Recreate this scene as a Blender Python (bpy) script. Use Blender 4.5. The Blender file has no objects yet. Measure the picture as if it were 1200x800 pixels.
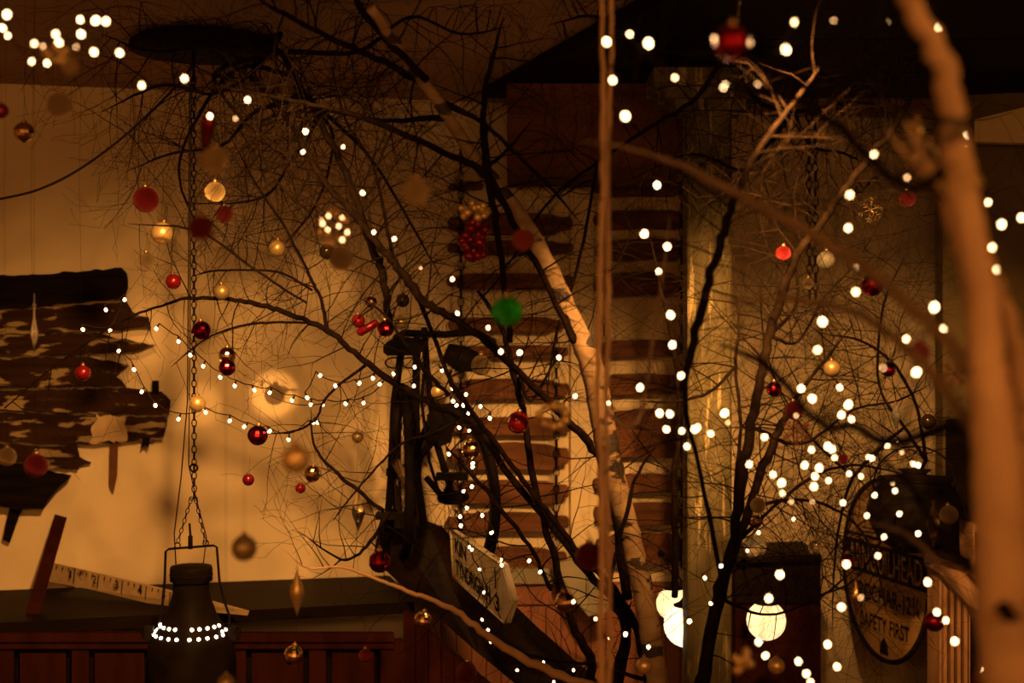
import bpy, math, random
from mathutils import Vector, Matrix
random.seed(7)
S = bpy.context.scene
COL = S.collection
F = 1667.0; EYE = 1.6

# ---------------------------------------------------------------- camera, world, lights, exposure
def P(px, py, Y):
    return Vector(((px-600)/F*Y, Y, EYE+(400-py)/F*Y))
cd = bpy.data.cameras.new('camera'); cam = bpy.data.objects.new('camera', cd); COL.objects.link(cam)
cam.location = (0, 0, EYE); cam.rotation_euler = (math.pi/2, 0, 0)
cd.lens = 50; cd.sensor_width = 36; cd.clip_start = 0.05
cd.dof.use_dof = True; cd.dof.focus_distance = 3.75; cd.dof.aperture_fstop = 2.3
S.camera = cam
S.view_settings.view_transform = 'Standard'; S.view_settings.look = 'None'
S.view_settings.exposure = 0.12; S.view_settings.gamma = 1
S.cycles.use_denoising = True
S.cycles.max_bounces = 6; S.cycles.diffuse_bounces = 3; S.cycles.glossy_bounces = 3; S.cycles.transmission_bounces = 5
S.cycles.sample_clamp_indirect = 3.0; S.cycles.caustics_reflective = False; S.cycles.caustics_refractive = False
w = bpy.data.worlds.new('world'); S.world = w; w.use_nodes = True
w.node_tree.nodes['Background'].inputs[0].default_value = (1, .5, .2, 1)
w.node_tree.nodes['Background'].inputs[1].default_value = 0.004
WARM = (1.0, 0.50, 0.135)
def spot(name, loc, target, energy, deg, blend=.8, radius=.04, col=WARM):
    l = bpy.data.lights.new(name, 'SPOT'); l.energy = energy; l.spot_size = math.radians(deg); l.spot_blend = blend
    l.shadow_soft_size = radius; l.color = col
    o = bpy.data.objects.new(name, l); COL.objects.link(o); o.location = loc
    o.rotation_euler = (Vector(target)-Vector(loc)).to_track_quat('-Z', 'Y').to_euler(); return o
def point(name, loc, energy, radius=.05, col=WARM):
    l = bpy.data.lights.new(name, 'POINT'); l.energy = energy; l.shadow_soft_size = radius; l.color = col
    o = bpy.data.objects.new(name, l); COL.objects.link(o); o.location = loc; return o
spot('downlight', (-.40, 2.4, 2.25), P(235, 690, 4.7), 230, 64, 1.0, .05)
spot('downlight', (.58, 2.3, 2.2), P(640, 670, 4.9), 360, 40, 1.0, .04)
spot('downlight', (.42, 2.4, 2.25), P(1010, 640, 4.8), 340, 46, 1.0, .04)
spot('added_patch_spot', (-.233, .3, 1.148), P(322, 462, 4.78), 900, 2.4, .7, .006)  # unseen narrow spots added to make bright patches on the wall
spot('added_patch_spot', (-1.10, 3.6, 2.38), P(178, 400, 4.68), 26, 13, 1, .02)
spot('added_patch_spot', (-.74, 3.6, 2.38), P(290, 372, 4.75), 26, 13, 1, .02)
spot('added_patch_spot', (-.52, 3.8, 2.38), P(378, 330, 4.8), 18, 13, 1, .02)
spot('added_patch_spot', (-.6, .5, 1.9), P(236, 475, 4.73), 420, 2.4, 1, .01)
point('added_fill_light', (-1.2, -.7, 1.9), 36.0, .10)  # unseen point lights added to fill the foreground and bauble reflections
point('added_fill_light', (1.1, -.6, 2.0), 27.0, .10)
point('added_fill_light', (.1, -1.1, 2.1), 27.0, .12)
point('added_fill_light', (.80, 1.15, 2.15), 2.5, .10)  # unseen light added close by to brighten the pale trunk

# ---------------------------------------------------------------- materials
def mat(name, col, rough=.6, metal=0.0, emit=None, es=0.0, trans=0.0):
    m = bpy.data.materials.new(name); m.use_nodes = True
    b = m.node_tree.nodes['Principled BSDF']
    b.inputs['Base Color'].default_value = (*col, 1); b.inputs['Roughness'].default_value = rough; b.inputs['Metallic'].default_value = metal
    b.inputs['Specular IOR Level'].default_value = .5 if max(col) > .12 else (.12 if max(col) > .05 else .03)
    if trans: b.inputs['Transmission Weight'].default_value = trans
    if emit: b.inputs['Emission Color'].default_value = (*emit, 1); b.inputs['Emission Strength'].default_value = es
    return m
def noisy(name, c1, c2, scale=(8, 8, 8), rough=.7, metal=0.0, lo=.35, hi=.65, bump=.3, detail=6, dist=.01, c3=None, s3=None, lo3=.6, hi3=.64, kind='noise'):
    m = mat(name, c1, rough, metal); nt = m.node_tree; N = nt.nodes; L = nt.links; b = N['Principled BSDF']
    tc = N.new('ShaderNodeTexCoord'); mp = N.new('ShaderNodeMapping'); mp.inputs['Scale'].default_value = scale
    L.new(tc.outputs['Object'], mp.inputs['Vector'])
    if kind == 'noise':
        n = N.new('ShaderNodeTexNoise'); n.inputs['Scale'].default_value = 1; n.inputs['Detail'].default_value = detail; fac = n.outputs['Fac']
    else:
        n = N.new('ShaderNodeTexVoronoi'); n.inputs['Scale'].default_value = 1; fac = n.outputs['Distance']
    L.new(mp.outputs['Vector'], n.inputs['Vector'])
    r = N.new('ShaderNodeValToRGB'); r.color_ramp.elements[0].position = lo; r.color_ramp.elements[1].position = hi
    r.color_ramp.elements[0].color = (*c1, 1); r.color_ramp.elements[1].color = (*c2, 1)
    L.new(fac, r.inputs['Fac']); out = r.outputs['Color']
    if c3:
        mp3 = N.new('ShaderNodeMapping'); mp3.inputs['Scale'].default_value = s3; L.new(tc.outputs['Object'], mp3.inputs['Vector'])
        n3 = N.new('ShaderNodeTexNoise'); n3.inputs['Scale'].default_value = 1; n3.inputs['Detail'].default_value = 5; L.new(mp3.outputs['Vector'], n3.inputs['Vector'])
        r3 = N.new('ShaderNodeValToRGB'); r3.color_ramp.elements[0].position = lo3; r3.color_ramp.elements[1].position = hi3
        r3.color_ramp.elements[0].color = (0, 0, 0, 1); r3.color_ramp.elements[1].color = (1, 1, 1, 1); L.new(n3.outputs['Fac'], r3.inputs['Fac'])
        mx = N.new('ShaderNodeMixRGB'); mx.inputs['Color2'].default_value = (*c3, 1)
        L.new(r3.outputs['Color'], mx.inputs['Fac']); L.new(out, mx.inputs['Color1']); out = mx.outputs['Color']
    L.new(out, b.inputs['Base Color'])
    if bump:
        bp = N.new('ShaderNodeBump'); bp.inputs['Strength'].default_value = bump; bp.inputs['Distance'].default_value = dist
        L.new(fac, bp.inputs['Height']); L.new(bp.outputs['Normal'], b.inputs['Normal'])
    return m
M = {}
M['plaster'] = noisy('cream_plaster', (.60, .43, .25), (.70, .52, .31), (2.2, 2.2, 2.2), .9, bump=.35, dist=.03, detail=8)
M['ceiling'] = noisy('brown_ceiling', (.30, .18, .09), (.38, .23, .12), (3, 3, 3), .9, bump=.3, dist=.02)
M['floor'] = noisy('floor_boards', (.10, .05, .025), (.14, .07, .03), (3, 30, 3), .6)
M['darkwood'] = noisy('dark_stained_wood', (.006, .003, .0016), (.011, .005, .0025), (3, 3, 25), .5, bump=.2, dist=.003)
M['redwood'] = noisy('red_brown_wood', (.19, .058, .022), (.27, .085, .033), (25, 25, 3), .55, bump=.25, dist=.003)
M['mahogany'] = noisy('mahogany', (.022, .0045, .0022), (.034, .0070, .0032), (22, 22, 2.5), .5, bump=.2, dist=.002)
M['beamwood'] = noisy('beam_wood', (.085, .030, .012), (.13, .045, .018), (4, 4, 20), .7, bump=.4, dist=.006)
M['slat'] = noisy('slat_wood', (.075, .027, .011), (.16, .060, .025), (4, 4, 34), .75, bump=.5, dist=.006)
M['postpaint'] = noisy('flaking_post_paint', (.085, .062, .028), (.14, .105, .05), (30, 30, 3), .8, bump=.6, dist=.006, c3=(.34, .25, .12), s3=(42, 42, 5), lo3=.57, hi3=.63)
M['peeling'] = noisy('peeling_painted_board', (.018, .007, .0035), (.034, .014, .006), (5, 5, 40), .85, bump=.6, dist=.006, c3=(.25, .165, .08), s3=(9, 9, 30), lo3=.57, hi3=.62)
M['charred'] = noisy('blackened_board', (.004, .0024, .0015), (.010, .005, .003), (5, 5, 40), .9, bump=.7, dist=.006)
M['midbark'] = noisy('brown_bark', (.13, .07, .032), (.20, .11, .05), (14, 14, 10), .8, bump=.4, dist=.004)
M['bark'] = noisy('dark_twig_bark', (.005, .0025, .0013), (.013, .0065, .0032), (60, 60, 60), .8, bump=.4, dist=.002)
M['birch'] = noisy('birch_bark', (.19, .105, .05), (.32, .195, .10), (9, 9, 30), .7, bump=.5, dist=.004, c3=(.03, .015, .008), s3=(11, 11, 22), lo3=.555, hi3=.59)
M['tanbark'] = noisy('tan_bark', (.34, .18, .085), (.50, .28, .14), (14, 14, 10), .75, bump=.5, dist=.005, c3=(.05, .025, .012), s3=(8, 8, 20), lo3=.66, hi3=.7)
M['iron'] = noisy('black_iron', (.006, .004, .003), (.013, .008, .005), (40, 40, 40), .55, .0, bump=.3, dist=.001)
M['tyre'] = mat('black_rubber', (.007, .0045, .0035), .7)
M['steel'] = mat('dull_steel', (.10, .07, .045), .4, .8)
M['brass'] = mat('aged_brass', (.45, .26, .09), .35, .9)
M['churn'] = noisy('dark_churn_metal', (.006, .0035, .002), (.012, .0065, .0035), (14, 14, 14), .55, .0, bump=.25, dist=.002)
M['cable'] = mat('dark_cable', (.02, .012, .007), .6)
M['grey'] = noisy('grey_green_paint', (.20, .16, .095), (.26, .20, .12), (6, 6, 20), .7, bump=.2, dist=.002)
M['ruler'] = noisy('worn_rule_paint', (.34, .21, .10), (.42, .27, .13), (30, 30, 30), .8, bump=.2, dist=.001, c3=(.10, .05, .02), s3=(14, 14, 22), lo3=.62, hi3=.72)
M['ink'] = mat('black_paint', (.014, .009, .006), .7)
M['signpale'] = noisy('pale_sign_paint', (.42, .32, .19), (.56, .44, .27), (20, 20, 20), .6, bump=.2, dist=.001, c3=(.09, .05, .02), s3=(30, 30, 30), lo3=.64, hi3=.7)
M['enamel'] = noisy('amber_enamel', (.33, .17, .055), (.42, .22, .075), (8, 8, 8), .4, bump=.1, dist=.001, c3=(.07, .03, .012), s3=(16, 16, 16), lo3=.60, hi3=.70)
M['carved'] = noisy('carved_oak', (.26, .12, .05), (.34, .16, .07), (30, 30, 3), .6, bump=.3, dist=.003)
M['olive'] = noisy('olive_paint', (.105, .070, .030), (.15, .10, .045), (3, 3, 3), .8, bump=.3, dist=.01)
M['globe'] = mat('lit_opal_glass', (.8, .7, .5), .3, emit=(1, .66, .33), es=2.8)
M['creamglobe'] = mat('cream_lit_glass', (.8, .7, .5), .3, emit=(1, .64, .29), es=1.45)
M['bulb'] = mat('lit_bulb', (1, .8, .5), .3, emit=(1, .60, .27), es=15)
M['thread'] = mat('fine_thread', (.006, .004, .002), .9)
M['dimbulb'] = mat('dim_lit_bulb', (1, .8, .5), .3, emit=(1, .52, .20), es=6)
M['hole'] = mat('lit_perforation', (1, .9, .7), .3, emit=(1, .80, .52), es=14)
M['red'] = mat('red_gloss', (.21, .006, .010), .22, .5)
M['redglit'] = noisy('red_glitter', (.15, .004, .007), (.28, .010, .014), (26, 26, 26), .45, .5, bump=.9, dist=.12, kind='voronoi', lo=.1, hi=.6)
M['maroon'] = noisy('maroon_glitter', (.13, .008, .010), (.22, .014, .016), (20, 20, 20), .4, .5, bump=.8, dist=.12, kind='voronoi', lo=.1, hi=.6)
M['pink'] = noisy('pink_red_glitter', (.45, .02, .035), (.55, .05, .06), (20, 20, 20), .6, .1, bump=.9, dist=.12, kind='voronoi', lo=.1, hi=.6)
M['gold'] = mat('satin_gold', (.74, .47, .19), .36, .6)
M['goldglit'] = noisy('gold_glitter', (.60, .36, .13), (.85, .58, .27), (24, 24, 24), .4, .7, bump=.9, dist=.12, kind='voronoi', lo=.1, hi=.6)
M['brown'] = noisy('brown_glitter', (.24, .14, .06), (.50, .33, .16), (24, 24, 24), .45, .5, bump=.9, dist=.12, kind='voronoi', lo=.1, hi=.6)
M['olivegold'] = mat('olive_gold', (.30, .19, .07), .38, .5)
M['darkball'] = mat('dark_gloss', (.03, .018, .01), .15, .6)
M['mosaic'] = mat('mirror_gold', (.80, .54, .25), .12, 1)
M['redmosaic'] = mat('mirror_red', (.42, .014, .028), .12, 1)
M['green'] = noisy('green_foil', (.01, .22, .008), (.02, .55, .02), (3, 3, 1), .25, .5, bump=.6, dist=.1)
M['glass'] = mat('clear_glass', (.95, .88, .75), .03, 0, trans=.92)
M['snow'] = noisy('snowflake_glitter', (.24, .06, .04), (.36, .10, .06), (20, 20, 20), .5, .3, bump=.5, dist=.05)

# ---------------------------------------------------------------- helpers
class MB:
    def __init__(s): s.v = []; s.f = []; s.sm = []
    def add(s, vs, fs, smooth=False):
        o = len(s.v); s.v += [tuple(v) for v in vs]; s.f += [tuple(i+o for i in f) for f in fs]; s.sm += [smooth]*len(fs)
    def box(s, c, h, R=None):
        c = Vector(c); vs = []
        for x in (-1, 1):
            for y in (-1, 1):
                for z in (-1, 1):
                    v = Vector((x*h[0], y*h[1], z*h[2])); vs.append(c+(R @ v if R else v))
        s.add(vs, [(0,1,3,2),(4,6,7,5),(0,4,5,1),(2,3,7,6),(0,2,6,4),(1,5,7,3)])
    def slab(s, pts, vec):
        n = len(pts); vec = Vector(vec); vs = [Vector(p) for p in pts]+[Vector(p)+vec for p in pts]
        s.add(vs, [tuple(range(n)), tuple(range(2*n-1, n-1, -1))]+[(i, n+i, n+(i+1) % n, (i+1) % n) for i in range(n)])
    def tube(s, pts, rad, n=6, cap=True, smooth=True, jit=0):
        pts = [Vector(p) for p in pts]; m = len(pts)
        if not hasattr(rad, '__len__'): rad = [rad]*m
        vs = []; prev = None
        for i, p in enumerate(pts):
            t = (pts[min(i+1, m-1)]-pts[max(i-1, 0)])
            if t.length < 1e-9: t = Vector((0, 0, 1))
            t.normalize()
            a = prev if prev is not None else (Vector((0, 1, 0)) if abs(t.y) < .9 else Vector((1, 0, 0)))
            a = a-t*a.dot(t)
            if a.length < 1e-6: a = t.orthogonal()
            a.normalize(); prev = a; b = t.cross(a)
            for k in range(n):
                an = 2*math.pi*k/n; r = rad[i]*(1+random.uniform(-jit, jit))
                vs.append(p+a*math.cos(an)*r+b*math.sin(an)*r)
        fs = [(i*n+k, i*n+(k+1) % n, (i+1)*n+(k+1) % n, (i+1)*n+k) for i in range(m-1) for k in range(n)]
        if cap: fs += [tuple(range(n-1, -1, -1)), tuple((m-1)*n+k for k in range(n))]
        s.add(vs, fs, smooth)
    def lathe(s, prof, n=24, c=(0, 0, 0), smooth=True, sx=1, sy=1):
        c = Vector(c); vs = []; m = len(prof)
        for r, z in prof:
            for k in range(n):
                a = 2*math.pi*k/n; vs.append(c+Vector((r*math.cos(a)*sx, r*math.sin(a)*sy, z)))
        fs = [(i*n+k, i*n+(k+1) % n, (i+1)*n+(k+1) % n, (i+1)*n+k) for i in range(m-1) for k in range(n)]
        fs += [tuple(range(n-1, -1, -1)), tuple((m-1)*n+k for k in range(n))]
        s.add(vs, fs, smooth)
    def torus(s, c, R, r, a=(1, 0, 0), b=(0, 0, 1), n=24, k=6, sa=1, sb=1):
        c = Vector(c); a = Vector(a).normalized(); b = Vector(b).normalized(); nn = a.cross(b).normalized(); vs = []
        for i in range(n):
            t = 2*math.pi*i/n; d = a*math.cos(t)*sa+b*math.sin(t)*sb; dn = d.normalized()
            for j in range(k):
                u = 2*math.pi*j/k; vs.append(c+d*R+dn*math.cos(u)*r+nn*math.sin(u)*r)
        s.add(vs, [(i*k+j, i*k+(j+1) % k, ((i+1) % n)*k+(j+1) % k, ((i+1) % n)*k+j) for i in range(n) for j in range(k)], True)
    def mesh(s, name, m):
        me = bpy.data.meshes.new(name); me.from_pydata(s.v, [], s.f)
        me.polygons.foreach_set('use_smooth', s.sm); me.materials.append(M[m] if isinstance(m, str) else m); me.update(); return me
    def build(s, name, m, parent=None):
        return link(name, s.mesh(name, m), parent)
def link(name, data, parent=None):
    o = bpy.data.objects.new(name, data); COL.objects.link(o)
    if parent: o.parent = parent
    return o
def empty(name, loc, label, cat, group=None):
    o = link(name, None); o.location = loc; o.empty_display_size = .02; return tag(o, label, cat, group)
def tag(o, label=None, cat=None, group=None, kind=None):
    if label: o['label'] = label
    if cat: o['category'] = cat
    if group: o['group'] = group
    if kind: o['kind'] = kind
    return o
def struct(o, label, cat): return tag(o, label, cat, kind='structure')
def part(mb, name, m, root):
    """mesh coordinates are world coordinates; shift them to the thing's own origin"""
    o = Vector(root.location); mb.v = [tuple(Vector(v)-o) for v in mb.v]; return mb.build(name, m, root)
def spline(pts, per=6):
    pts = [Vector(p) for p in pts]; out = []
    q = [pts[0]*2-pts[1]]+pts+[pts[-1]*2-pts[-2]]
    for i in range(1, len(q)-2):
        for k in range(per):
            t = k/per; a, b, c, d = q[i-1], q[i], q[i+1], q[i+2]
            out.append(.5*((2*b)+(c-a)*t+(2*a-5*b+4*c-d)*t*t+(3*b-a-3*c+d)*t**3))
    out.append(pts[-1]); return out
WN = Vector((.2269, -.9739, 0)); WU = Vector((.9739, .2269, 0))
def WY(px, off=0): return (4.964-off*1.027)/(1-.233*(px-600)/F)
def W(px, py, off=0): return P(px, py, WY(px, off))
CZ = 2.43

# ---------------------------------------------------------------- structure
def wpt(x, z, off=0): return Vector((x, 4.964+.233*x-off*1.027, z))
mb = MB(); mb.slab([wpt(-3, 0), wpt(3.2, 0), wpt(3.2, CZ), wpt(-3, CZ)], -WN*.12); struct(mb.build('wall_back', 'plaster'), 'cream plaster wall with branch shadows behind all the decorations', 'wall')
mb = MB(); mb.slab([(-3, -1.5, CZ), (-3, 6, CZ), (3.2, 6, CZ), (3.2, -1.5, CZ)], (0, 0, .1)); struct(mb.build('ceiling', 'ceiling'), 'low brown plaster ceiling above the branches', 'ceiling')
mb = MB(); mb.slab([(-3, -1.5, 0), (3.2, -1.5, 0), (3.2, 6, 0), (-3, 6, 0)], (0, 0, -.1)); struct(mb.build('floor', 'floor'), 'dark boarded floor of the room', 'floor')
for nm, q, v, lb in (('wall_left', [(-3, -1.5, 0), (-3, 4.4, 0), (-3, 4.4, CZ), (-3, -1.5, CZ)], (-.1, 0, 0), 'plaster side wall beyond the weathered boards'),
                     ('wall_front', [(-3, -1.5, 0), (3.2, -1.5, 0), (3.2, -1.5, CZ), (-3, -1.5, CZ)], (0, -.1, 0), 'plaster wall of the room facing the tree'),
                     ('wall_side', [(3.2, -1.5, 0), (3.2, 5.7, 0), (3.2, 5.7, CZ), (3.2, -1.5, CZ)], (.1, 0, 0), 'plaster side wall beyond the olive pier')):
    mb = MB(); mb.slab(q, v); struct(mb.build(nm, 'plaster'), lb, 'wall')
# ceiling boards: dark soffit over the right half, boards running toward the camera
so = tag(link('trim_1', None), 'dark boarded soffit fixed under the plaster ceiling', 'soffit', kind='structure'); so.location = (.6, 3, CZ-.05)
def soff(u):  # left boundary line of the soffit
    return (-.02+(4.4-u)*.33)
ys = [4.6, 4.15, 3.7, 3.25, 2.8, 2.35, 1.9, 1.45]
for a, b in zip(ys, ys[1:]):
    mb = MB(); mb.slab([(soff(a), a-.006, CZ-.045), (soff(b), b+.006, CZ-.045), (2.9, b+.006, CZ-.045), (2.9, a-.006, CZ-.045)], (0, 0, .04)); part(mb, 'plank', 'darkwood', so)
mb = MB(); Yb = 4.3; a = P(594, 196, Yb); b = P(808, 84, Yb); mb.slab([(a.x, Yb, a.z), (b.x, Yb, a.z), (b.x, Yb, CZ-.05), (a.x, Yb, CZ-.05)], (0, .55, 0))
struct(mb.build('lintel_beam', 'beamwood'), 'broad brown wooden lintel box under the ceiling above the slats', 'beam')
mb = MB(); mb.box((1.62, 2.9, CZ-.19), (.30, .16, .13)); struct(mb.build('trim_2', 'darkwood'), 'black ceiling beam end above the pale trunk', 'beam')
# post
Yp = 3.95; x0 = P(806, 0, Yp).x; x1 = P(858, 0, Yp).x
post = tag(link('support_post', None), 'square wooden post with flaking olive paint beside the globe lamps', 'post', kind='structure'); post.location = (x0, Yp, 0)
mb = MB(); mb.slab([(x0+.006, Yp, 0), (x1-.006, Yp, 0), (x1, Yp+.006, 0), (x1, Yp+.12, 0), (x0, Yp+.12, 0), (x0, Yp+.006, 0)], (0, 0, 2.26)); part(mb, 'shaft', 'postpaint', post)
mb = MB(); zt = 2.24
for k, (ex, h) in enumerate(((.035, .03), (.075, .03), (.10, .05))):
    mb.box(((x0+x1)/2, Yp+.06, zt+h/2), ((x1-x0)/2+ex, .06+ex*.6, h/2)); zt += h
part(mb, 'capital', 'postpaint', post)
# wall pier at the right, olive
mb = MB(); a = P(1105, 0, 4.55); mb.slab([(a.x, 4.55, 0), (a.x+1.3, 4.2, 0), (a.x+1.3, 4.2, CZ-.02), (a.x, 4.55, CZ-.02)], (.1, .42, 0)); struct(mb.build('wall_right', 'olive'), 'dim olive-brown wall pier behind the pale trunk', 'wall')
# window-like pale frieze on the pier
mb = MB(); mb.slab([P(1142, 166, 4.40), P(1215, 168, 4.33), P(1215, 122, 4.33), P(1142, 140, 4.40)], (.02, .05, 0)); struct(mb.build('trim_3', 'plaster'), 'pale plaster band high on the olive pier', 'plaster band')
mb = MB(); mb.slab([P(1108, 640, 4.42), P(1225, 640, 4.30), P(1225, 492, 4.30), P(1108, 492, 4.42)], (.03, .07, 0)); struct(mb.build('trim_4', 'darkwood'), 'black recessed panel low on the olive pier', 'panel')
# pillar between the slat screens, and tongue and groove dado
mb = MB(); Z = 0
mb.slab([W(669, 700, .03), W(696, 700, .03), W(696, 198, .03), W(669, 198, .03)], -WN*.03); struct(mb.build('trim_5', 'plaster'), 'cream plaster pilaster between the two slat screens', 'pilaster')
da = tag(link('baseboard_back', None), 'red-brown tongue and groove dado with a grey-green cap rail', 'dado', kind='structure'); da.location = W(660, 780, .05)
pxs = [500+i*17.5 for i in range(19)]
for a, b in zip(pxs, pxs[1:]):
    mb = MB(); mb.slab([W(a+.6, 960, .06), W(b-.6, 960, .06), W(b-.6, 708, .06), W(a+.6, 708, .06)], -WN*.03); part(mb, 'plank', 'redwood', da)
mb = MB(); mb.slab([W(500, 960, .03), W(835, 960, .03), W(835, 684, .03), W(500, 684, .03)], -WN*.02); part(mb, 'backing', 'redwood', da)
mb = MB(); mb.slab([W(500, 708, .075), W(835, 708, .075), W(835, 684, .075), W(500, 684, .075)], -WN*.05); part(mb, 'rail', 'redwood', da)
mb = MB(); mb.slab([W(500, 684, .10), W(648, 684, .10), W(648, 666, .10), W(500, 666, .10)], -WN*.10); part(mb, 'cap_rail', 'grey', da)
mb = MB(); mb.slab([P(655, 684, 4.80), P(648, 660, 4.82), P(676, 655, 4.82), P(724, 712, 4.72), P(690, 722, 4.72)], (0, .02, 0)); part(mb, 'raking_board', 'grey', da)

# ---------------------------------------------------------------- left cabinet (settle back) with ledge and panels
cab = empty('panelled_cabinet', P(240, 760, 4.15), 'dark panelled wooden cabinet with a black top under the ruler', 'cabinet')
def cf(px, py, off=.55): return W(px, py, off)
def cabslab(x0_, y0_, x1_, y1_, off, th, name, m):
    mb = MB(); mb.slab([W(x0_, y1_, off), W(x1_, y1_, off), W(x1_, y0_, off), W(x0_, y0_, off)], -WN*th); part(mb, name, m, cab)
zc = W(90, 688, .0).z
q = [wpt(-2.4, zc), wpt(-.42, zc), wpt(-.30, zc, .50), wpt(-2.3, zc, .60)]
mb = MB(); mb.slab(q, (0, 0, -.035)); part(mb, 'top', 'darkwood', cab)
cabslab(-60, 742, 462, 752, .57, .03, 'moulding', 'mahogany')
cabslab(-60, 752, 462, 1030, .52, .02, 'backing', 'darkwood')
for a, b in ((-60, 16), (84, 104), (176, 196), (268, 288), (362, 382), (446, 472)):
    cabslab(a, 750, b, 1030, .55, .03, 'stile', 'mahogany')
for a, b in ((18, 82), (106, 174), (198, 266), (290, 360), (384, 444)):
    cabslab(a+5, 764, b-5, 1030, .54, .02, 'panel', 'mahogany')
cabslab(-60, 752, 462, 760, .56, .02, 'rail', 'mahogany')
# end panelling of the stair: raking rail and vertical boards
st = empty('stair_panelling', P(560, 760, 4.2), 'dark raking handrail over upright boards beneath the bicycle', 'handrail')
mb = MB(); A = P(436, 620, 4.35); B = P(730, 850, 3.95); up = Vector((0, 0, 1))
mb.slab([P(437, 655, 4.33), P(560, 765, 4.15), P(700, 880, 3.98), P(745, 855, 3.98), P(618, 742, 4.15), P(560, 686, 4.22), P(505, 622, 4.33), P(447, 600, 4.36)], (.03, .10, 0)); part(mb, 'rail', 'darkwood', st)
for i, a in enumerate(range(472, 592, 15)):
    mb = MB(); tp = 655+(a-437)*.88+30; Y0 = 4.32-(a-472)*.0012
    mb.slab([P(a+.7, 1000, Y0), P(a+14.3, 1000, Y0-.015), P(a+14.3, tp+13, Y0-.015), P(a+.7, tp, Y0)], (.01, .03, 0)); part(mb, 'board', 'mahogany', st)

# ---------------------------------------------------------------- slat screens
def ring(p, R, a, b, sb=1.9):
    mb = MB(); mb.torus(p, R, R*.28, a, b, 10, 4, 1, sb); return mb
def screen(px0, px1, ys_, off, label, chains):
    root = empty('hanging_slat_screen', W((px0+px1)/2, 420, off), label, 'slat screen', 'slat screens hung on chains')
    for (yc, h, j0, j1) in ys_:
        a0 = px0+j0; a1 = px1+j1; t = h/2
        pr = [(a0, yc+t*.25), (a0+1.5, yc+t*.55), (a0+11, yc+t*.65), (a0+17, yc+t), ((a0+a1)/2, yc+t*.93), (a1-20, yc+t), (a1-13, yc+t*.65), (a1-1.5, yc+t*.55), (a1, yc+t*.2),
              (a1, yc-t*.3), (a1-2, yc-t*.6), (a1-14, yc-t*.62), (a1-24, yc-t*.9), ((a0+a1)/2+9, yc-t), (a0+22, yc-t*.9), (a0+12, yc-t*.6), (a0+2, yc-t*.55), (a0, yc-t*.2)]
        if j0 < -900: pr = pr
        pr = [(x, y+random.uniform(-.8, .8)) for x, y in pr]
        mb = MB(); mb.slab([W(x, y, off) for x, y in pr], -WN*.03); part(mb, 'slat', 'slat', root)
    for (cx, y0, y1) in chains:
        ch = None; y = y0; k = 0; c = MB(); c.tube([W(cx, y0, off+.012), W(cx, y1, off+.012)], .0022, 5); ch = part(c, 'chain', 'iron', root)
        while y < y1:
            mb = ring(W(cx, y, off+.014), .0095, WU if k % 2 else WN, (0, 0, 1)); mb.v = [tuple(Vector(v)-Vector(root.location)) for v in mb.v]
            mb.build('link', 'iron', ch); y += 10.5; k += 1
screen(527, 667, [(218, 13, 0, -100), (262, 26, 0, 4), (290, 18, -1, 5), (329, 20, -2, 5), (380, 18, 0, -3), (412, 16, 2, -1), (456, 25, 4, 0), (500, 23, 4, 2), (535, 32, 2, 0), (576, 27, 0, 0), (612, 22, -1, 0), (657, 32, 0, -2)], .065,
       'dark slats on chains hung behind the bicycle wheel and arrow sign', [(540, 175, 690), (652, 395, 690)])
screen(698, 812, [(220, 20, 1, 0), (257, 23, 0, 2), (292, 27, 3, 0), (333, 31, 0, 0), (408, 20, 1, 1), (450, 25, 2, 0), (508, 58, 3, 1), (567, 22, -1, 0), (602, 27, 0, 0), (644, 38, 2, 0)], .065,
       'dark slats on chains hung beside the olive post', [(708, 198, 668), (799, 198, 668)])

# ---------------------------------------------------------------- weathered boards
wb = empty('weathered_sign_boards', W(80, 430, .04), 'ragged weathered painted boards nailed on the plaster wall', 'board sign')
def ragged(poly, amp=2.2, step=7):
    out = []
    for i, a in enumerate(poly):
        b = poly[(i+1) % len(poly)]; n = max(1, int(math.dist(a, b)/step))
        for k in range(n):
            t = k/n; out.append((a[0]+(b[0]-a[0])*t+random.uniform(-amp, amp)*.5, a[1]+(b[1]-a[1])*t+random.uniform(-amp, amp)*.6))
    return out
BP = [([(-25, 324), (60, 320), (142, 314), (149, 320), (149, 336), (146, 350), (70, 356), (-25, 364)], .055, 'charred'),
      ([(-25, 366), (70, 359), (148, 354), (156, 366), (174, 372), (176, 383), (120, 388), (-25, 392)], .04, 'peeling'),
      ([(-25, 394), (110, 390), (140, 396), (182, 404), (150, 412), (104, 416), (-25, 418)], .038, 'peeling'),
      ([(-25, 420), (104, 418), (150, 428), (136, 440), (148, 452), (-25, 456)], .036, 'peeling'),
      ([(-25, 458), (150, 455), (188, 460), (200, 470), (198, 486), (160, 486), (-25, 480)], .042, 'peeling'),
      ([(-25, 483), (160, 489), (196, 489), (192, 515), (150, 517), (100, 521), (40, 520), (-25, 516)], .038, 'peeling'),
      ([(-25, 520), (50, 523), (90, 522), (92, 535), (106, 543), (92, 546), (92, 550), (50, 548), (-25, 540)], .034, 'peeling'),
      ([(-25, 542), (20, 545), (56, 553), (82, 558), (70, 570), (58, 583), (50, 596), (20, 597), (-25, 590)], .06, 'charred')]
for poly, off, m in BP:
    mb = MB(); mb.slab([W(x, y, off) for x, y in ragged(poly)], -WN*(off-.005)); part(mb, 'plank', m, wb)
mb = MB(); mb.slab([W(x, y, .05) for x, y in ((178, 446), (186, 446), (186, 462), (178, 461))], -WN*.03); part(mb, 'bracket', 'charred', wb)
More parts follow.
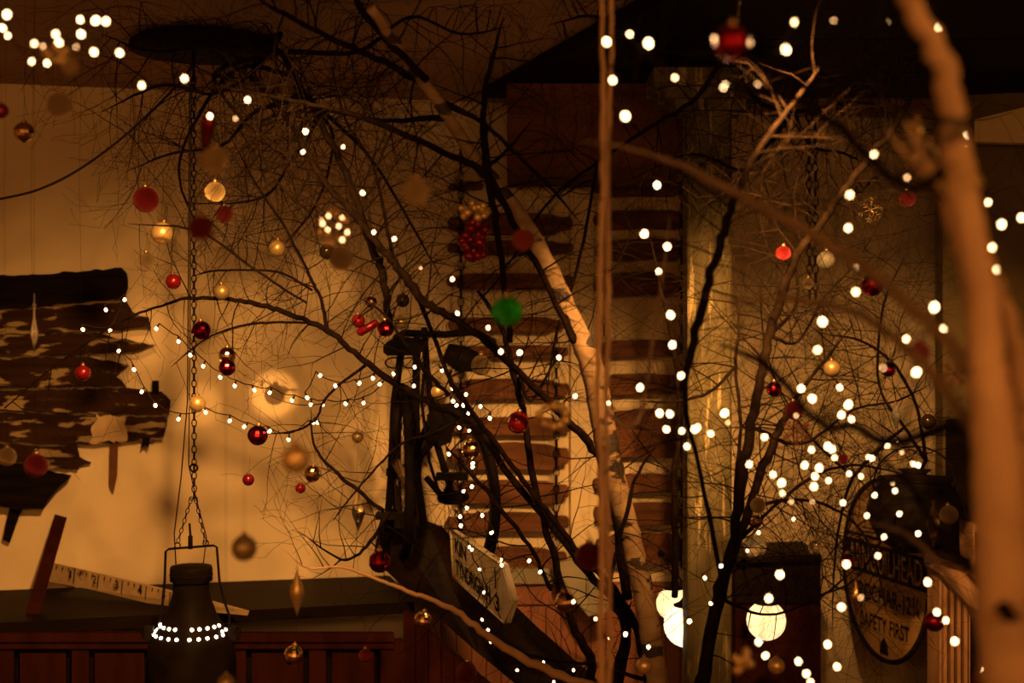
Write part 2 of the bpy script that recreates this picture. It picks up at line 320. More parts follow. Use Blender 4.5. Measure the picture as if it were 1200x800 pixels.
mb = MB(); mb.slab([W(x, y, .05) for x, y in ((167, 513), (176, 513), (174, 525), (170, 521), (165, 526))], -WN*.03); part(mb, 'bracket', 'charred', wb)
mb = MB(); mb.slab([W(x, y, .046) for x, y in ragged([(112, 486), (146, 487), (148, 517), (106, 518)], 6, 5)], -WN*.006); part(mb, 'painted_glow_patch', 'ruler', wb)  # soft pale glow on the boards, made as a thin solid patch
def stick(name, poly, off, m, label, cat):
    o = empty(name, W(poly[0][0], poly[0][1], off), label, cat); mb = MB(); mb.slab([W(x, y, off+(max(0, (y-603)/124*.42) if 'red' in name else 0)) for x, y in poly], -WN*.018); mb.v = [tuple(Vector(v)-o.location) for v in mb.v]
    me = mb.mesh(name, m); loc = o.location.copy(); bpy.data.objects.remove(o); o = link(name, me); o.location = loc; return tag(o, label, cat)
stick('wooden_stake', [(130, 478), (139, 478), (137, 558), (133, 577), (128, 567)], .03, 'beamwood', 'pointed brown stake hanging down the wall below the weathered boards', 'stake')
stick('dark_batten', [(12, 590), (26, 594), (11, 636), (3, 632)], .03, 'charred', 'short black batten sticking out under the ragged boards', 'batten')
stick('red_brown_batten', [(64, 603), (78, 607), (44, 727), (29, 722)], .05, 'mahogany', 'slanting red-brown batten crossing the start of the ruler', 'batten')
# ruler
def ro(x): return .04+(x-56)/236*.60
ru = empty('wooden_ruler', W(150, 685, .03), 'old wooden ruler with numerals one to five sloping above the cabinet', 'ruler')
mb = MB(); mb.slab([W(x, y, ro(x)) for x, y in ((58, 659), (120, 673), (205, 693), (292, 716), (290, 721), (200, 713), (104, 690), (56, 681))], -WN*.012); part(mb, 'stick', 'ruler', ru)
mb = MB()
for i in range(23):
    x = 66+i*7.0; y = 661+(x-62)*.236; ln = 15 if i % 4 == 3 else 4
    e = .014; mb.slab([W(x, y, ro(x)+e), W(x+1.1, y, ro(x+1.1)+e), W(x+1.1-ln*.1, y+ln, ro(x-ln*.1)+e), W(x-ln*.1, y+ln, ro(x-ln*.1)+e)], -WN*.001)
part(mb, 'tick_marks', 'ink', ru)
def text_mesh(body, ax, ay, origin, width, height, name, m, root, bold=.012):
    """flat lettering: ax, ay unit axes on the sign, box width x height from origin"""
    cu = bpy.data.curves.new('lettering', 'FONT'); cu.body = body; cu.size = 1; cu.extrude = 0; cu.offset = bold
    to = bpy.data.objects.new('lettering', cu); COL.objects.link(to); dg = bpy.context.evaluated_depsgraph_get(); dg.update()
    me = bpy.data.meshes.new_from_object(to.evaluated_get(dg)); bpy.data.objects.remove(to)
    xs = [v.co.x for v in me.vertices]; ys_ = [v.co.y for v in me.vertices]; sx = width/(max(xs)-min(xs)); sy = height/(max(ys_)-min(ys_)); mx = min(xs); my = min(ys_)
    rl = Vector(root.location)
    for v in me.vertices: v.co = Vector(origin)+ax*((v.co.x-mx)*sx)+ay*((v.co.y-my)*sy)-rl
    me.materials.clear(); me.materials.append(M[m]); return link(name, me, root)
rx = (W(280, 713, ro(280))-W(60, 661, ro(60))).normalized(); ry = Vector((0, 0, 1)); ry = (ry-rx*rx.dot(ry)).normalized()
for t, x, y, h in (('1', 81, 677, 9), ('2', 108, 683, 9), ('3', 134, 689, 9), ('4', 161, 695, 10), ('5', 189, 701, 9)):
    text_mesh(t, rx, ry, W(x, y, ro(x)+.018), {'1': .009, '2': .017, '3': .016, '4': .019, '5': .016}[t], h/F*4.65, 'numeral', 'ink', ru)

# ---------------------------------------------------------------- churn lamp on chain
Yl = 3.9; sc = Yl/F; cx = 224
lc = P(cx, 740, Yl); la = empty('milk_churn_lamp', lc, 'dark perforated milk churn lamp hanging on a long chain', 'lamp')
def zz(py): return P(0, py, Yl).z-lc.z
prof = [(52, 900), (52, 775), (49, 752), (43, 742), (36, 733), (29, 718), (24, 704), (21.5, 694), (21, 680), (21, 672)]
mb = MB(); mb.lathe([(r*sc, zz(y)) for r, y in prof], 36); mb.build('body', 'churn', la)
mb = MB(); mb.lathe([(22*sc, zz(681)), (24.5*sc, zz(680)), (24.5*sc, zz(666)), (23.5*sc, zz(663)), (8*sc, zz(661)), (.5*sc, zz(661))], 32); mb.torus((0, 0, zz(673)), 24.5*sc, .0022, (1, 0, 0), (0, 1, 0), 28, 5); mb.build('lid', 'churn', la)
hm = MB(); hm.lathe([(.0008, -.0042), (.0038, -.002), (.0042, 0), (.0038, .002), (.0008, .0042)], 8); hme = hm.mesh('light_hole', 'hole')
def surf(y):
    for (r0, y0), (r1, y1) in zip(prof, prof[1:]):
        if y1 <= y <= y0: return r1+(r0-r1)*(y-y1)/(y0-y1)
    return 40
for yy, angs in ((731, [-84, -66, -48, -32, -18, 14, 28, 44, 60, 76]), (738, [-80, 74, -95, 92]), (741, [-72, -56, -40, -24, -10, 10, 24, 38, 54, 70])):
    for a in angs:
        t = math.radians(a); r = surf(yy)*sc+.0005; o = link('light_hole', hme, la); o.location = (math.sin(t)*r, -math.cos(t)*r, zz(yy)); o.scale = (1.2, 1.2, 1.2)
def L3(px, py, dy=0): return Vector(((px-cx)*sc, dy, zz(py)))
mb = MB(); mb.tube([L3(187, 741), L3(186, 733), L3(190, 712), L3(193, 680), L3(194, 646), L3(198, 643), L3(250, 639), L3(254, 641), L3(257, 680), L3(263, 705), L3(269, 722), L3(269, 735)], .0036, 6); mb.build('bail', 'iron', la)
for s in (-1, 1):
    mb = MB(); mb.box(L3(224+s*49, 742), (.012, .01, .02)); mb.torus(L3(224+s*54, 741), .013, .0035, (1, 0, 0), (0, 0, 1), 14, 6, .6, 1.2); mb.build('lug', 'iron', la)
mb = MB(); mb.tube([L3(223, 643), L3(223, 628), L3(223, 627), L3(222, 613)], [.0065, .0065, .0035, .003], 8); mb.build('pin', 'iron', la)
mb = MB(); mb.tube([L3(222, 98), L3(221, 300), L3(219.5, 470), L3(212, 560), L3(204, 625), L3(206, 661)], .0019, 5); mb.tube([L3(224, 98), L3(222.5, 400), L3(221, 545), L3(230, 585), L3(242, 630), L3(238, 661)], .0016, 5); mb.build('flex', 'cable', la)
def chainrun(a, b, R, par, n=None, tops=None):
    a = Vector(a); b = Vector(b); d = (b-a); Ln = d.length; d.normalize(); n = max(2, int(Ln/(R*2.9)))
    s1 = d.cross(Vector((0, 1, 0))).normalized(); s2 = Vector((0, 1, 0)); lm = []
    for k, s in enumerate((s1, s2)):
        m_ = MB(); m_.torus((0, 0, 0), R, R*.30, s, d, 12, 5, 1, 1.75); lm.append(m_.mesh('link', 'iron'))
    ch = MB(); ch.torus(a, R*1.1, R*.3, s1, d, 12, 5); c = ch.build('chain', 'iron', par)
    for k in range(n):
        o = link('link', lm[k % 2], c); o.location = a+(b-a)*((k+.5)/n)
chainrun(L3(227, 92), L3(227.5, 584), .0062, la)
chainrun(L3(224, 584), L3(208, 636), .0045, la); chainrun(L3(229, 584), L3(241, 636), .0045, la)
mb = MB()
for q in (L3(208, 639), L3(241, 636)): mb.torus(q, .0075, .0018, (1, 0, 0), (0, 0, 1), 14, 5)
mb.torus(L3(227, 548), .010, .003, (1, 0, 0), (0, 0, 1), 12, 5); mb.build('ring', 'iron', la)
cp = P(240, 45, 3.9); mb = MB(); R_ = .205; mb.lathe([(R_, 0), (R_*.98, .018), (R_*.9, .03), (.03, .034)], 40)
o = mb.build('ceiling_disc', 'iron'); o.location = (P(240, 0, 3.9).x, 3.9, CZ-.034); tag(o, 'flat black round disc fixed to the ceiling over the chain', 'ceiling disc')
o = link('hook', None, None); bpy.data.objects.remove(o)
mb = MB(); mb.tube([L3(227, 96), L3(227, 70), L3(227, 52)], .004, 6); mb.build('hook', 'iron', la)
# small second tin lantern at the bottom edge
tl = empty('tin_lantern', P(268, 815, 3.5), 'small perforated tin lantern peeping over the bottom edge beside the churn', 'lantern')
mb = MB(); mb.lathe([(.07, -.2), (.068, -.03), (.055, -.0), (.03, .03), (.012, .038)], 28); mb.build('body', 'churn', tl)
for k, a in enumerate((8, 24, 40, 56, 72)):
    for rr, z_ in ((.063, -.012), (.055, .004)):
        t = math.radians(a+(8 if z_ > 0 else 0)); o = link('light_hole', hme, tl); o.location = (math.sin(t)*rr, -math.cos(t)*rr, z_+.006); o.scale = (.85, .85, .85)

# ---------------------------------------------------------------- bicycle
bk = empty('bicycle', P(490, 690, 4.4), 'old black bicycle standing end-on against the wall by the slats', 'bicycle')
bo = Vector(bk.location)
def bpart(mb, name, m, par=bk):
    mb.v = [tuple(Vector(v)-bo) for v in mb.v]; return mb.build(name, m, par)
def wheel(c, R, d, sp=28):
    d = Vector(d).normalized(); z = Vector((0, 0, 1)); nrm = d.cross(z)
    mb = MB(); mb.torus(c, R, .015, d, z, 40, 8); t = bpart(mb, 'wheel', 'tyre')
    mb = MB(); mb.torus(c, R-.024, .008, d, z, 40, 6); bpart(mb, 'rim', 'steel', t)
    mb = MB(); mb.tube([c-nrm*.05, c-nrm*.025, c+nrm*.025, c+nrm*.05], [.012, .022, .022, .012], 10); bpart(mb, 'hub', 'iron', t)
    for k in range(sp):
        a = 2*math.pi*k/sp; mb = MB(); e = c+(d*math.cos(a)+z*math.sin(a))*(R-.026); a2 = a+(.5 if k % 2 else -.5)
        mb.tube([c+nrm*(.022 if k % 4 < 2 else -.022)+(d*math.cos(a2)+z*math.sin(a2))*.02, e], .0012, 3); bpart(mb, 'spoke', 'steel', t)
C1 = P(531, 583, 4.42); wheel(C1, .272, (.50, -.866, 0))
C2 = P(472, 553, 4.32); wheel(C2, .250, (.16, -1, 0))
def btube(name, pts, r, m='iron'):
    mb = MB(); mb.tube(pts, r, 8); return bpart(mb, name, m)
btube('seat_tube', [P(470, 412, 4.2), P(462, 470, 4.22), P(458, 560, 4.25), P(452, 640, 4.28)], .011)
btube('down_tube', [P(489, 388, 4.36), P(487, 470, 4.36), P(489, 560, 4.36), P(500, 640, 4.36)], .012)
btube('steering_tube', [P(497, 384, 4.5), P(500, 430, 4.48), P(512, 520, 4.44), C1], .011)
btube('fork', [P(474, 462, 4.3), P(481, 475, 4.3), P(483, 560, 4.3), P(478, 640, 4.3)], .008)
btube('chain_stay', [P(500, 560, 4.34), P(515, 578, 4.38), C1], .010)
btube('top_tube', [P(458, 548, 4.26), P(482, 548, 4.3), P(520, 500, 4.4)], .012)
btube('handlebar', [P(464, 396, 4.25), P(474, 390, 4.3), P(520, 392, 4.5), P(556, 389, 4.55), P(578, 400, 4.55), P(582, 415, 4.5)], .0115)
btube('mudguard', [P(463+3*0, 520, 4.18), P(466, 475, 4.2), P(474, 458, 4.3), P(483, 470, 4.4), P(486, 520, 4.44)], .012)
for a, b, c in ((502, 470, 0), (520, 476, 0)):
    pass
btube('brake_cable', [P(500, 400, 4.4), P(494, 470, 4.34), P(503, 540, 4.34), P(516, 582, 4.38)], .005)
btube('pump', [P(463, 540, 4.22), P(482, 575, 4.26)], .014, 'birch')
for q, h in ((P(530, 558, 4.3), .010), (P(460, 604, 4.2), .009)): mb = MB(); mb.box(q, (.048, .03, h)); bpart(mb, 'pedal', 'iron')
btube('crank', [P(530, 558, 4.3), P(522, 580, 4.36)], .010)
mb = MB(); sp_ = [(-1, -.4), (-.8, -.9), (0, -1), (.7, -.8), (1, -.3), (1, .3), (.7, .75), (0, .8), (-.8, .8), (-1, .4)]
mb.slab([P(472+x*23, 409+y*9.5, 4.15) for x, y in sp_], (0, .2, .012)); bpart(mb, 'saddle', 'tyre')
mb = MB(); mb.torus(P(462, 425, 4.2), .022, .003, (1, 0, 0), (0, 0, 1), 14, 5, 1.2, .7); mb.torus(P(480, 425, 4.25), .022, .003, (1, 0, 0), (0, 0, 1), 14, 5, 1.2, .7); bpart(mb, 'saddle_spring', 'iron')
mb = MB(); mb.slab([P(x, y, 4.40) for x, y in ((500, 486), (514, 474), (534, 472), (546, 482), (543, 496), (528, 501), (524, 520), (514, 524), (510, 506), (500, 500))], (.01, .08, 0)); bpart(mb, 'gear_cover', 'iron')
mb = MB(); mb.tube([P(522, 412, 4.5), P(540, 420, 4.5), P(562, 425, 4.5)], [.03, .045, .03], 10); bpart(mb, 'lamp', 'iron')

# ---------------------------------------------------------------- arrow sign
ar = empty('arrow_signpost_board', P(560, 675, 4.3), 'pale pointed fingerpost board with black lettering beside the bicycle wheel', 'sign')
tl_, bl_, br_, tip, tr_ = P(529, 621, 4.12), P(531.5, 676, 4.12), P(592, 730, 3.55), P(601, 704, 3.50), P(589, 661, 3.57)
mb = MB(); nrm = (br_-bl_).cross(tl_-bl_).normalized(); nrm = nrm if nrm.y < 0 else -nrm
mb.slab([bl_, br_, tip, tr_, tl_], -nrm*.015); part(mb, 'board', 'signpale', ar)
mb = MB(); f2 = [p+nrm*.0015 for p in (bl_, br_, tip, tr_, tl_)]
for a, b in zip(f2, f2[1:]+f2[:1]): mb.tube([a, b], .0035, 4)
part(mb, 'rim', 'signpale', ar)
ax = (br_-bl_).normalized(); ay = tl_-bl_; ay = (ay-ax*ax.dot(ay)).normalized(); L_ = (br_-bl_).length; H_ = (tl_-bl_).length
def an(u, v): return bl_+ax*(u*L_)+ay*(v*H_)+nrm*.002
text_mesh('KIN', ax, ay, an(.07, .58), L_*.24, H_*.32, 'lettering', 'ink', ar, .022)
text_mesh('TYNDRIGH', ax, ay, an(.07, .12), L_*.56, H_*.34, 'lettering', 'ink', ar, .022)
text_mesh('H', ax, ay, an(.68, .12), L_*.08, H_*.34, 'lettering', 'ink', ar, .022)
text_mesh('3', ax, ay, an(.84, .10), L_*.075, H_*.32, 'lettering', 'ink', ar, .022)
mb = MB(); mb.slab([an(.86, .52), an(.875, .52), an(.875, .92), an(.86, .92)], nrm*.0008); part(mb, 'stroke', 'ink', ar)

# ---------------------------------------------------------------- round enamel sign
sl = P(990, 650, 4.92); sr = P(1090, 690, 4.38); ax = (Vector((sr.x, sr.y, 0))-Vector((sl.x, sl.y, 0))); SL = ax.length; ax.normalize(); nrm = ax.cross(Vector((0, 0, 1))); nrm = nrm if nrm.y < 0 else -nrm
cz = P(1040, 668, 4.65); SR = SL/2; org = Vector(((sl.x+sr.x)/2, (sl.y+sr.y)/2, cz.z+.0))
es = empty('round_enamel_sign', org, 'tall oval amber enamel road sign with black band reading SAFETY FIRST', 'sign')
Z_ = Vector((0, 0, 1)); SV = .295
def sp2(u, v, o=0): return org+ax*(u*SR)+Z_*(v*SV)+nrm*o
ov = [sp2(math.cos(2*math.pi*k/48)*(1 if True else 1), math.sin(2*math.pi*k/48)) for k in range(48)]
mb = MB(); mb.slab(ov, -nrm*.012); part(mb, 'plate', 'enamel', es)
mb = MB()
for k in range(48):
    mb.tube([ov[k]+nrm*.001, ov[(k+1) % 48]+nrm*.001], .009, 5, cap=False)
part(mb, 'rim', 'ink', es)
mb = MB(); mb.slab([sp2(-.97, .26, .002), sp2(-.99, -.10, .002), sp2(.99, -.10, .002), sp2(.97, .26, .002)], nrm*.0008); part(mb, 'band', 'ink', es)
def et(body, u0, u1, v0, v1, m): text_mesh(body, ax, Z_, sp2(u0, v0, .0045), (u1-u0)*SR, (v1-v0)*SV, 'lettering', m, es)
et('ARNGUILHEAD', -.86, .86, -.06, .22, 'enamel')
et('BROCHAR-12¾', -.74, .80, -.40, -.20, 'ink')
et('SAFETY FIRST', -.56, .58, -.70, -.53, 'ink')
mb = MB(); mb.slab([sp2(-.1, -.93, .003), sp2(.1, -.93, .003), sp2(.08, -.82, .003), sp2(.0, -.74, .003), sp2(-.08, -.82, .003)], nrm*.0008); part(mb, 'emblem', 'ink', es)
mb = MB(); mb.slab([sp2(-.95, .31, .002), sp2(.95, .31, .002), sp2(.93, .34, .002), sp2(-.93, .34, .002)], nrm*.0008); part(mb, 'stripe', 'ink', es)

# black pot hanging over the sign
po = empty('black_cooking_pot', P(1072, 600, 4.15), 'squat black iron pot with flat lid hanging over the oval sign', 'pot')
s_ = 4.15/F; mb = MB(); mb.lathe([(4*s_, -48*s_), (24*s_, -44*s_), (42*s_, -32*s_), (53*s_, -10*s_), (55*s_, 6*s_), (50*s_, 22*s_), (40*s_, 34*s_), (43*s_, 38*s_)], 32); mb.build('body', 'iron', po)
mb = MB(); mb.lathe([(44*s_, 38*s_), (42*s_, 41*s_), (14*s_, 44*s_), (14*s_, 46*s_), (20*s_, 50*s_), (1*s_, 51*s_)], 28); mb.build('lid', 'iron', po)
mb = MB(); mb.torus((0, 0, 34*s_), 48*s_, .003, (1, 0, 0), (0, 0, 1), 24, 5, 1, .9); mb.build('handle', 'iron', po)
mb = MB(); mb.box((30*s_, .2, 20*s_), (.008, .16, .008)); mb.build('bracket', 'iron', po)

# carved cupboard at the right
cc = empty('carved_oak_cupboard', P(1140, 740, 4.1), 'carved oak cupboard with fluted upright and framed block on top', 'cupboard')
def cs(poly, Y, th, name, m, dx=0): mb = MB(); mb.slab([P(x, y, Y+(x-1100)*-.0012) for x, y in poly], (dx, th, 0)); part(mb, name, m, cc)
cs([(1101, 1000), (1137, 1000), (1137, 668), (1101, 648)], 4.12, .12, 'upright', 'carved')
for x in (1106, 1114, 1122, 1130): cs([(x, 1000), (x+4, 1000), (x+4, 690+(x-1106)*.5), (x, 684+(x-1106)*.5)], 4.10, .025, 'fluting', 'carved')
cs([(1102, 652), (1150, 668), (1176, 686), (1168, 720), (1138, 712), (1102, 672)], 4.06, .16, 'cornice', 'carved')
cs([(1100, 646), (1150, 660), (1150, 668), (1100, 653)], 4.02, .2, 'top', 'darkwood')
cs([(1140, 614), (1168, 620), (1165, 692), (1141, 676)], 4.00, .12, 'block', 'carved')
cs([(1145, 624), (1161, 628), (1160, 680), (1146, 670)], 3.985, .02, 'frame', 'mahogany')
cs([(1149, 634), (1156, 636), (1155, 670), (1150, 664)], 3.975, .015, 'panel', 'carved')
cs([(1137, 712), (1240, 745), (1240, 1000), (1137, 1000)], 4.12, .10, 'door', 'darkwood')
# dark mahogany cupboard with globe lamp
mc = empty('mahogany_cupboard', P(912, 730, 4.75), 'plain dark mahogany cupboard end behind the single globe lamp', 'cupboard')
mb = MB(); mb.slab([P(x, y, 4.72) for x, y in ((862, 1000), (962, 1000), (962, 655), (862, 655))], (0, .25, 0)); part(mb, 'body', 'mahogany', mc)
mb = MB(); mb.slab([P(x, y, 4.70) for x, y in ((862, 706), (962, 706), (961, 652), (862, 652))], (0, .02, 0)); part(mb, 'frieze', 'darkwood', mc)
mb = MB(); mb.slab([P(x, y, 4.66) for x, y in ((858, 660), (964, 656), (962, 649), (858, 652))], (0, .3, 0)); part(mb, 'top', 'darkwood', mc)

# globe lamps
def globe(px, py, r, Y, label, wx, dy, gm='creamglobe'):
    g = empty('globe_wall_lamp', P(px, py, Y), label, 'lamp', 'opal globe lamps around the olive post'); s = Y/F
    mb = MB(); mb.lathe([(max(.001, math.sin(math.pi*k/16)*r*s), -math.cos(math.pi*k/16)*r*s) for k in range(0, 15)], 28); mb.build('globe', gm, g)
    mb = MB(); mb.lathe([(r*.55*s, r*.82*s), (r*.58*s, r*.92*s), (r*.3*s, r*1.05*s), (r*.12*s, r*1.3*s), (.003, r*1.35*s)], 20); mb.build('fitter_cap', 'iron', g)
    mb = MB(); mb.tube([(0, 0, r*1.3*s), (0, .02, r*1.6*s), (wx, dy, r*1.9*s)], .003, 6); mb.tube([(wx, dy-.01, r*1.9*s), (wx, dy, r*1.9*s)], .012, 10); mb.build('bracket', 'iron', g)
globe(789, 707, 20, 4.25, 'upper of the two overlapping lit globes beside the post', 0, .35)
globe(804, 732, 26, 4.12, 'lower lit globe half hidden behind the post', 0, .45, 'globe')
globe(898, 727, 23, 4.25, 'lit opal globe in front of the mahogany cupboard', 0, .42)

# hanging iron chain at right wall & loose cable
hc = empty('hanging_chain', P(951, 150, 4.3), 'double rusty chain hanging in front of the far plaster wall', 'chain')
for dx in (0, 7):
    a = P(948+dx, 112, 4.3)-hc.location; b = P(949+dx, 350, 4.3)-hc.location; chainrun(a, b, .0085, hc)
mb = MB(); mb.tube([P(951, 88, 4.3), P(951, 112, 4.3)], .004, 6); part(mb, 'hook', 'iron', hc)
mb = MB(); mb.tube(spline([P(-25, 236, 3.6), P(0, 233, 3.6), P(45, 222, 3.6), P(90, 200, 3.6), P(140, 164, 3.6), P(190, 118, 3.65), P(222, 82, 3.75), P(226, 60, 3.8)]), .0032, 6)
tag(mb.build('loose_cable', 'cable'), 'black cable sagging across the wall from the ceiling disc', 'cable')
mb = MB(); mb.tube(spline([P(-25, 479, 4.2), P(0, 480, 4.2), P(60, 486, 4.2), P(112, 488, 4.3)]), .002, 5); tag(mb.build('thin_wire', 'cable'), 'thin wire stretched over the weathered boards', 'wire')

# ---------------------------------------------------------------- trees
def rnd_dir(): return Vector((random.gauss(0, 1), random.gauss(0, .55), random.gauss(0, 1))).normalized()
NSEG = [0]; DENS = 1.7
def twig(mb, p, d, ln, r, depth, sides=3, droop=0.0, bend=.38):
    n = max(3, int(ln/.028)); st = ln/n; pts = [p.copy()]; rad = [r]; d = d.normalized(); turn = rnd_dir()*.10; kids = []
    for i in range(n):
        d = (d+rnd_dir()*bend*.5+turn+Vector((0, 0, -droop))).normalized(); d.y *= .85
        p = p+d*st
        if p.z > CZ-.03: p.z = CZ-.03; d.z = -abs(d.z)*.3
        wy = 4.964+.233*p.x-.07
        if p.y > wy: p.y = wy
        pts.append(p.copy()); rad.append(max(.00045, r*(1-.75*(i+1)/n)))
        if depth > 0 and i > 0 and random.random() < (.55 if depth > 1 else .42):
            s = d.cross(Vector((0, 1, 0))).normalized()*(1 if random.random() < .5 else -1)
            kids.append((p.copy(), (d*.75+s*random.uniform(.5, 1.1)+Vector((0, random.uniform(-.35, .35), 0))).normalized(), ln*random.uniform(.3, .62), rad[-1]*.72))
    NSEG[0] += n; mb.tube(pts, rad, sides, cap=False)
    for k in kids: twig(mb, *k, depth-1, 3, droop, bend)
def branch(root, pts, m='bark', tw=6, tl=.22, tr=.0018, name='branch', droop=.02, sides=7, tdepth=2, twm=None, t0=0.0, jit=.06):
    """pts: (px, py, Y, width px)"""
    W3 = [P(a, b, c) if b < 5000 else Vector((P(a, 0, c).x, c, 0)) for a, b, c, d in pts]
    R3 = [d/2*c/F for a, b, c, d in pts]
    for i, (a, b, c, d) in enumerate(pts):
        if W3[i].z > CZ-.02: W3[i].z = CZ-.02
    per = 6; C = spline(W3, per); R = []
    for i in range(len(R3)-1):
        for k in range(per): R.append(R3[i]+(R3[i+1]-R3[i])*k/per)
    R.append(R3[-1])
    C = [c+Vector((random.uniform(-1, 1), 0, random.uniform(-1, 1)))*min(.004 if r < .012 else .0015, r*.35) for c, r in zip(C, R)]
    if max(R3) > .008:
        R = [r*(1+random.uniform(-.03, .04)) for r in R]
    if name == 'branch':
        for k, q in enumerate((.3, .5, .68, .82)): R[-1-k] *= q
    mb = MB(); mb.tube(C, R, sides if max(R3) < .012 else 14, jit=jit if max(R3) < .012 else .03); o = part(mb, name, m, root)
    if tw:
        tm = MB()
        tw = int(tw*DENS+.5)
        for k in range(tw):
            i = int((t0+(1-t0)*(k+random.random())/tw)*(len(C)-1)); i = min(max(i, 1), len(C)-2)
            d = (C[i+1]-C[i-1]).normalized(); s = d.cross(Vector((0, 1, 0))).normalized()*(1 if random.random() < .5 else -1)
            twig(tm, C[i], d*random.uniform(-.1, .9)*(1 if R3[-1] <= R3[0] else -1)+s+Vector((0, random.uniform(-.5, .4), 0)), tl*random.uniform(.5, 1.35), min(tr*random.uniform(.7, 1.3), R[i]*.8), tdepth, 4, droop)
        if tm.v:
            tm.v = [tuple(Vector(v)-Vector(root.location)) for v in tm.v]; t = tm.build('twigs', twm or ('bark' if m != 'tanbark' else 'bark'), o); t['kind'] = 'stuff'
    return o
def tree(name, px, Y, label, cat='tree', z=0):
    p = P(px, 0, Y); return empty(name, (p.x, Y, z), label, cat)

T1 = tree('birch_tree', 775, 3.6, 'slim birch with pale spotted trunk crossing the slat screens')
branch(T1, [(785, 9000, 3.6, 32), (777, 860, 3.6, 28), (771, 800, 3.6, 26), (762, 740, 3.6, 25), (751, 680, 3.58, 25), (735, 615, 3.55, 26), (716, 550, 3.5, 29), (704, 480, 3.46, 29), (690, 420, 3.42, 28), (665, 365, 3.4, 25), (640, 310, 3.35, 23), (610, 255, 3.3, 21), (560, 190, 3.25, 17), (530, 145, 3.2, 15), (500, 100, 3.15, 14), (468, 60, 3.1, 13), (435, 10, 3.0, 12)], 'birch', 5, .25, name='trunk', t0=.5)
branch(T1, [(660, 365, 3.4, 10), (655, 480, 3.5, 9), (652, 390, 3.5, 8), (640, 340, 3.4, 7)][:1]+[(672, 400, 3.3, 7), (640, 330, 3.3, 7), (600, 260, 3.25, 8), (572, 205, 3.2, 9), (530, 183, 3.2, 8), (450, 147, 3.15, 7), (400, 130, 3.1, 6), (345, 118, 3.1, 5), (250, 100, 3.1, 3)], 'bark', 12, .22, t0=.1)
branch(T1, [(598, 400, 3.25, 7), (590, 330, 3.22, 7), (580, 250, 3.2, 8), (570, 195, 3.2, 10), (566, 140, 3.2, 8), (572, 90, 3.2, 6), (590, 20, 3.2, 5)], 'bark', 8, .22)
branch(T1, [(570, 197, 3.2, 7), (620, 140, 3.2, 4), (600, 160, 3.2, 4), (660, 70, 3.1, 2)][:1]+[(592, 178, 3.2, 4), (625, 140, 3.2, 3)], 'bark', 2, .2)
branch(T1, [(520, 122, 3.2, 10), (560, 140, 3.15, 5), (600, 175, 3.1, 5), (640, 215, 3.1, 4), (680, 260, 3.1, 3)], 'bark', 7, .2)
branch(T1, [(495, 98, 3.15, 9), (440, 68, 3.1, 8), (385, 43, 3.05, 7), (340, 20, 3.0, 6), (295, -5, 2.95, 5)], 'bark', 10, .24)
branch(T1, [(520, 138, 3.2, 8), (450, 141, 3.3, 5), (390, 131, 3.4, 4), (330, 134, 3.5, 3), (290, 150, 3.6, 2)], 'bark', 9, .2)
branch(T1, [(500, 95, 3.1, 9), (425, 12, 3.05, 8), (415, -30, 3.0, 8)], 'bark', 4, .3)

T2 = tree('dark_branching_tree', 693, 3.7, 'dark many-stemmed tree arching in front of the bicycle and slats')
J = (693, 800)
branch(T2, [(697, 9000, 3.75, 20), (694, 860, 3.75, 17), (692, 800, 3.75, 12), (692, 770, 3.72, 11), (672, 735, 3.7, 9), (660, 690, 3.7, 9), (640, 620, 3.65, 8), (625, 560, 3.6, 8), (612, 480, 3.55, 8), (600, 430, 3.5, 7), (588, 385, 3.5, 6), (560, 340, 3.5, 4)], 'bark', 9, .2, name='trunk', t0=.3)
branch(T2, [(720, 9000, 3.8, 24), (722, 860, 3.8, 20), (722, 800, 3.8, 17), (734, 745, 3.78, 12), (722, 705, 3.75, 11), (690, 672, 3.7, 9), (650, 620, 3.68, 8), (600, 560, 3.65, 8), (565, 508, 3.62, 8), (545, 489, 3.6, 9), (500, 470, 3.6, 8), (450, 440, 3.6, 8), (415, 413, 3.6, 7), (385, 388, 3.6, 7), (340, 368, 3.6, 6), (300, 356, 3.62, 6), (262, 350, 3.65, 5), (216, 350, 3.68, 4), (190, 358, 3.7, 3), (150, 372, 3.7, 3), (110, 396, 3.7, 2.5), (60, 432, 3.7, 2), (5, 478, 3.7, 1.5)], 'bark', 26, .19, name='trunk', t0=.3, tr=.0015)
branch(T2, [(760, 790, 3.8, 12), (745, 735, 3.75, 9), (720, 690, 3.7, 8), (680, 650, 3.65, 7), (640, 598, 3.6, 6), (600, 545, 3.55, 6), (560, 492, 3.5, 6), (530, 450, 3.45, 6), (510, 400, 3.45, 5), (492, 355, 3.4, 5), (462, 300, 3.4, 4), (450, 250, 3.4, 4), (436, 190, 3.4, 3), (405, 140, 3.4, 2.5), (385, 60, 3.4, 2)], 'bark', 14, .2)
branch(T2, [(735, 700, 3.6, 12), (712, 560, 3.5, 8), (690, 520, 3.45, 10), (650, 478, 3.4, 9), (610, 438, 3.35, 8), (570, 400, 3.3, 9), (535, 376, 3.3, 9), (500, 355, 3.3, 10), (480, 330, 3.3, 10), (462, 308, 3.3, 9), (440, 282, 3.3, 8), (410, 245, 3.3, 8), (385, 218, 3.3, 7), (360, 180, 3.3, 6), (340, 145, 3.35, 5), (310, 105, 3.4, 5), (250, 60, 3.5, 4)], 'bark', 20, .22, t0=.05, tr=.0017)
branch(T2, [(525, 462, 3.5, 6), (495, 430, 3.45, 5), (470, 395, 3.4, 4), (448, 366, 3.4, 3), (420, 348, 3.4, 2)], 'bark', 5, .15)
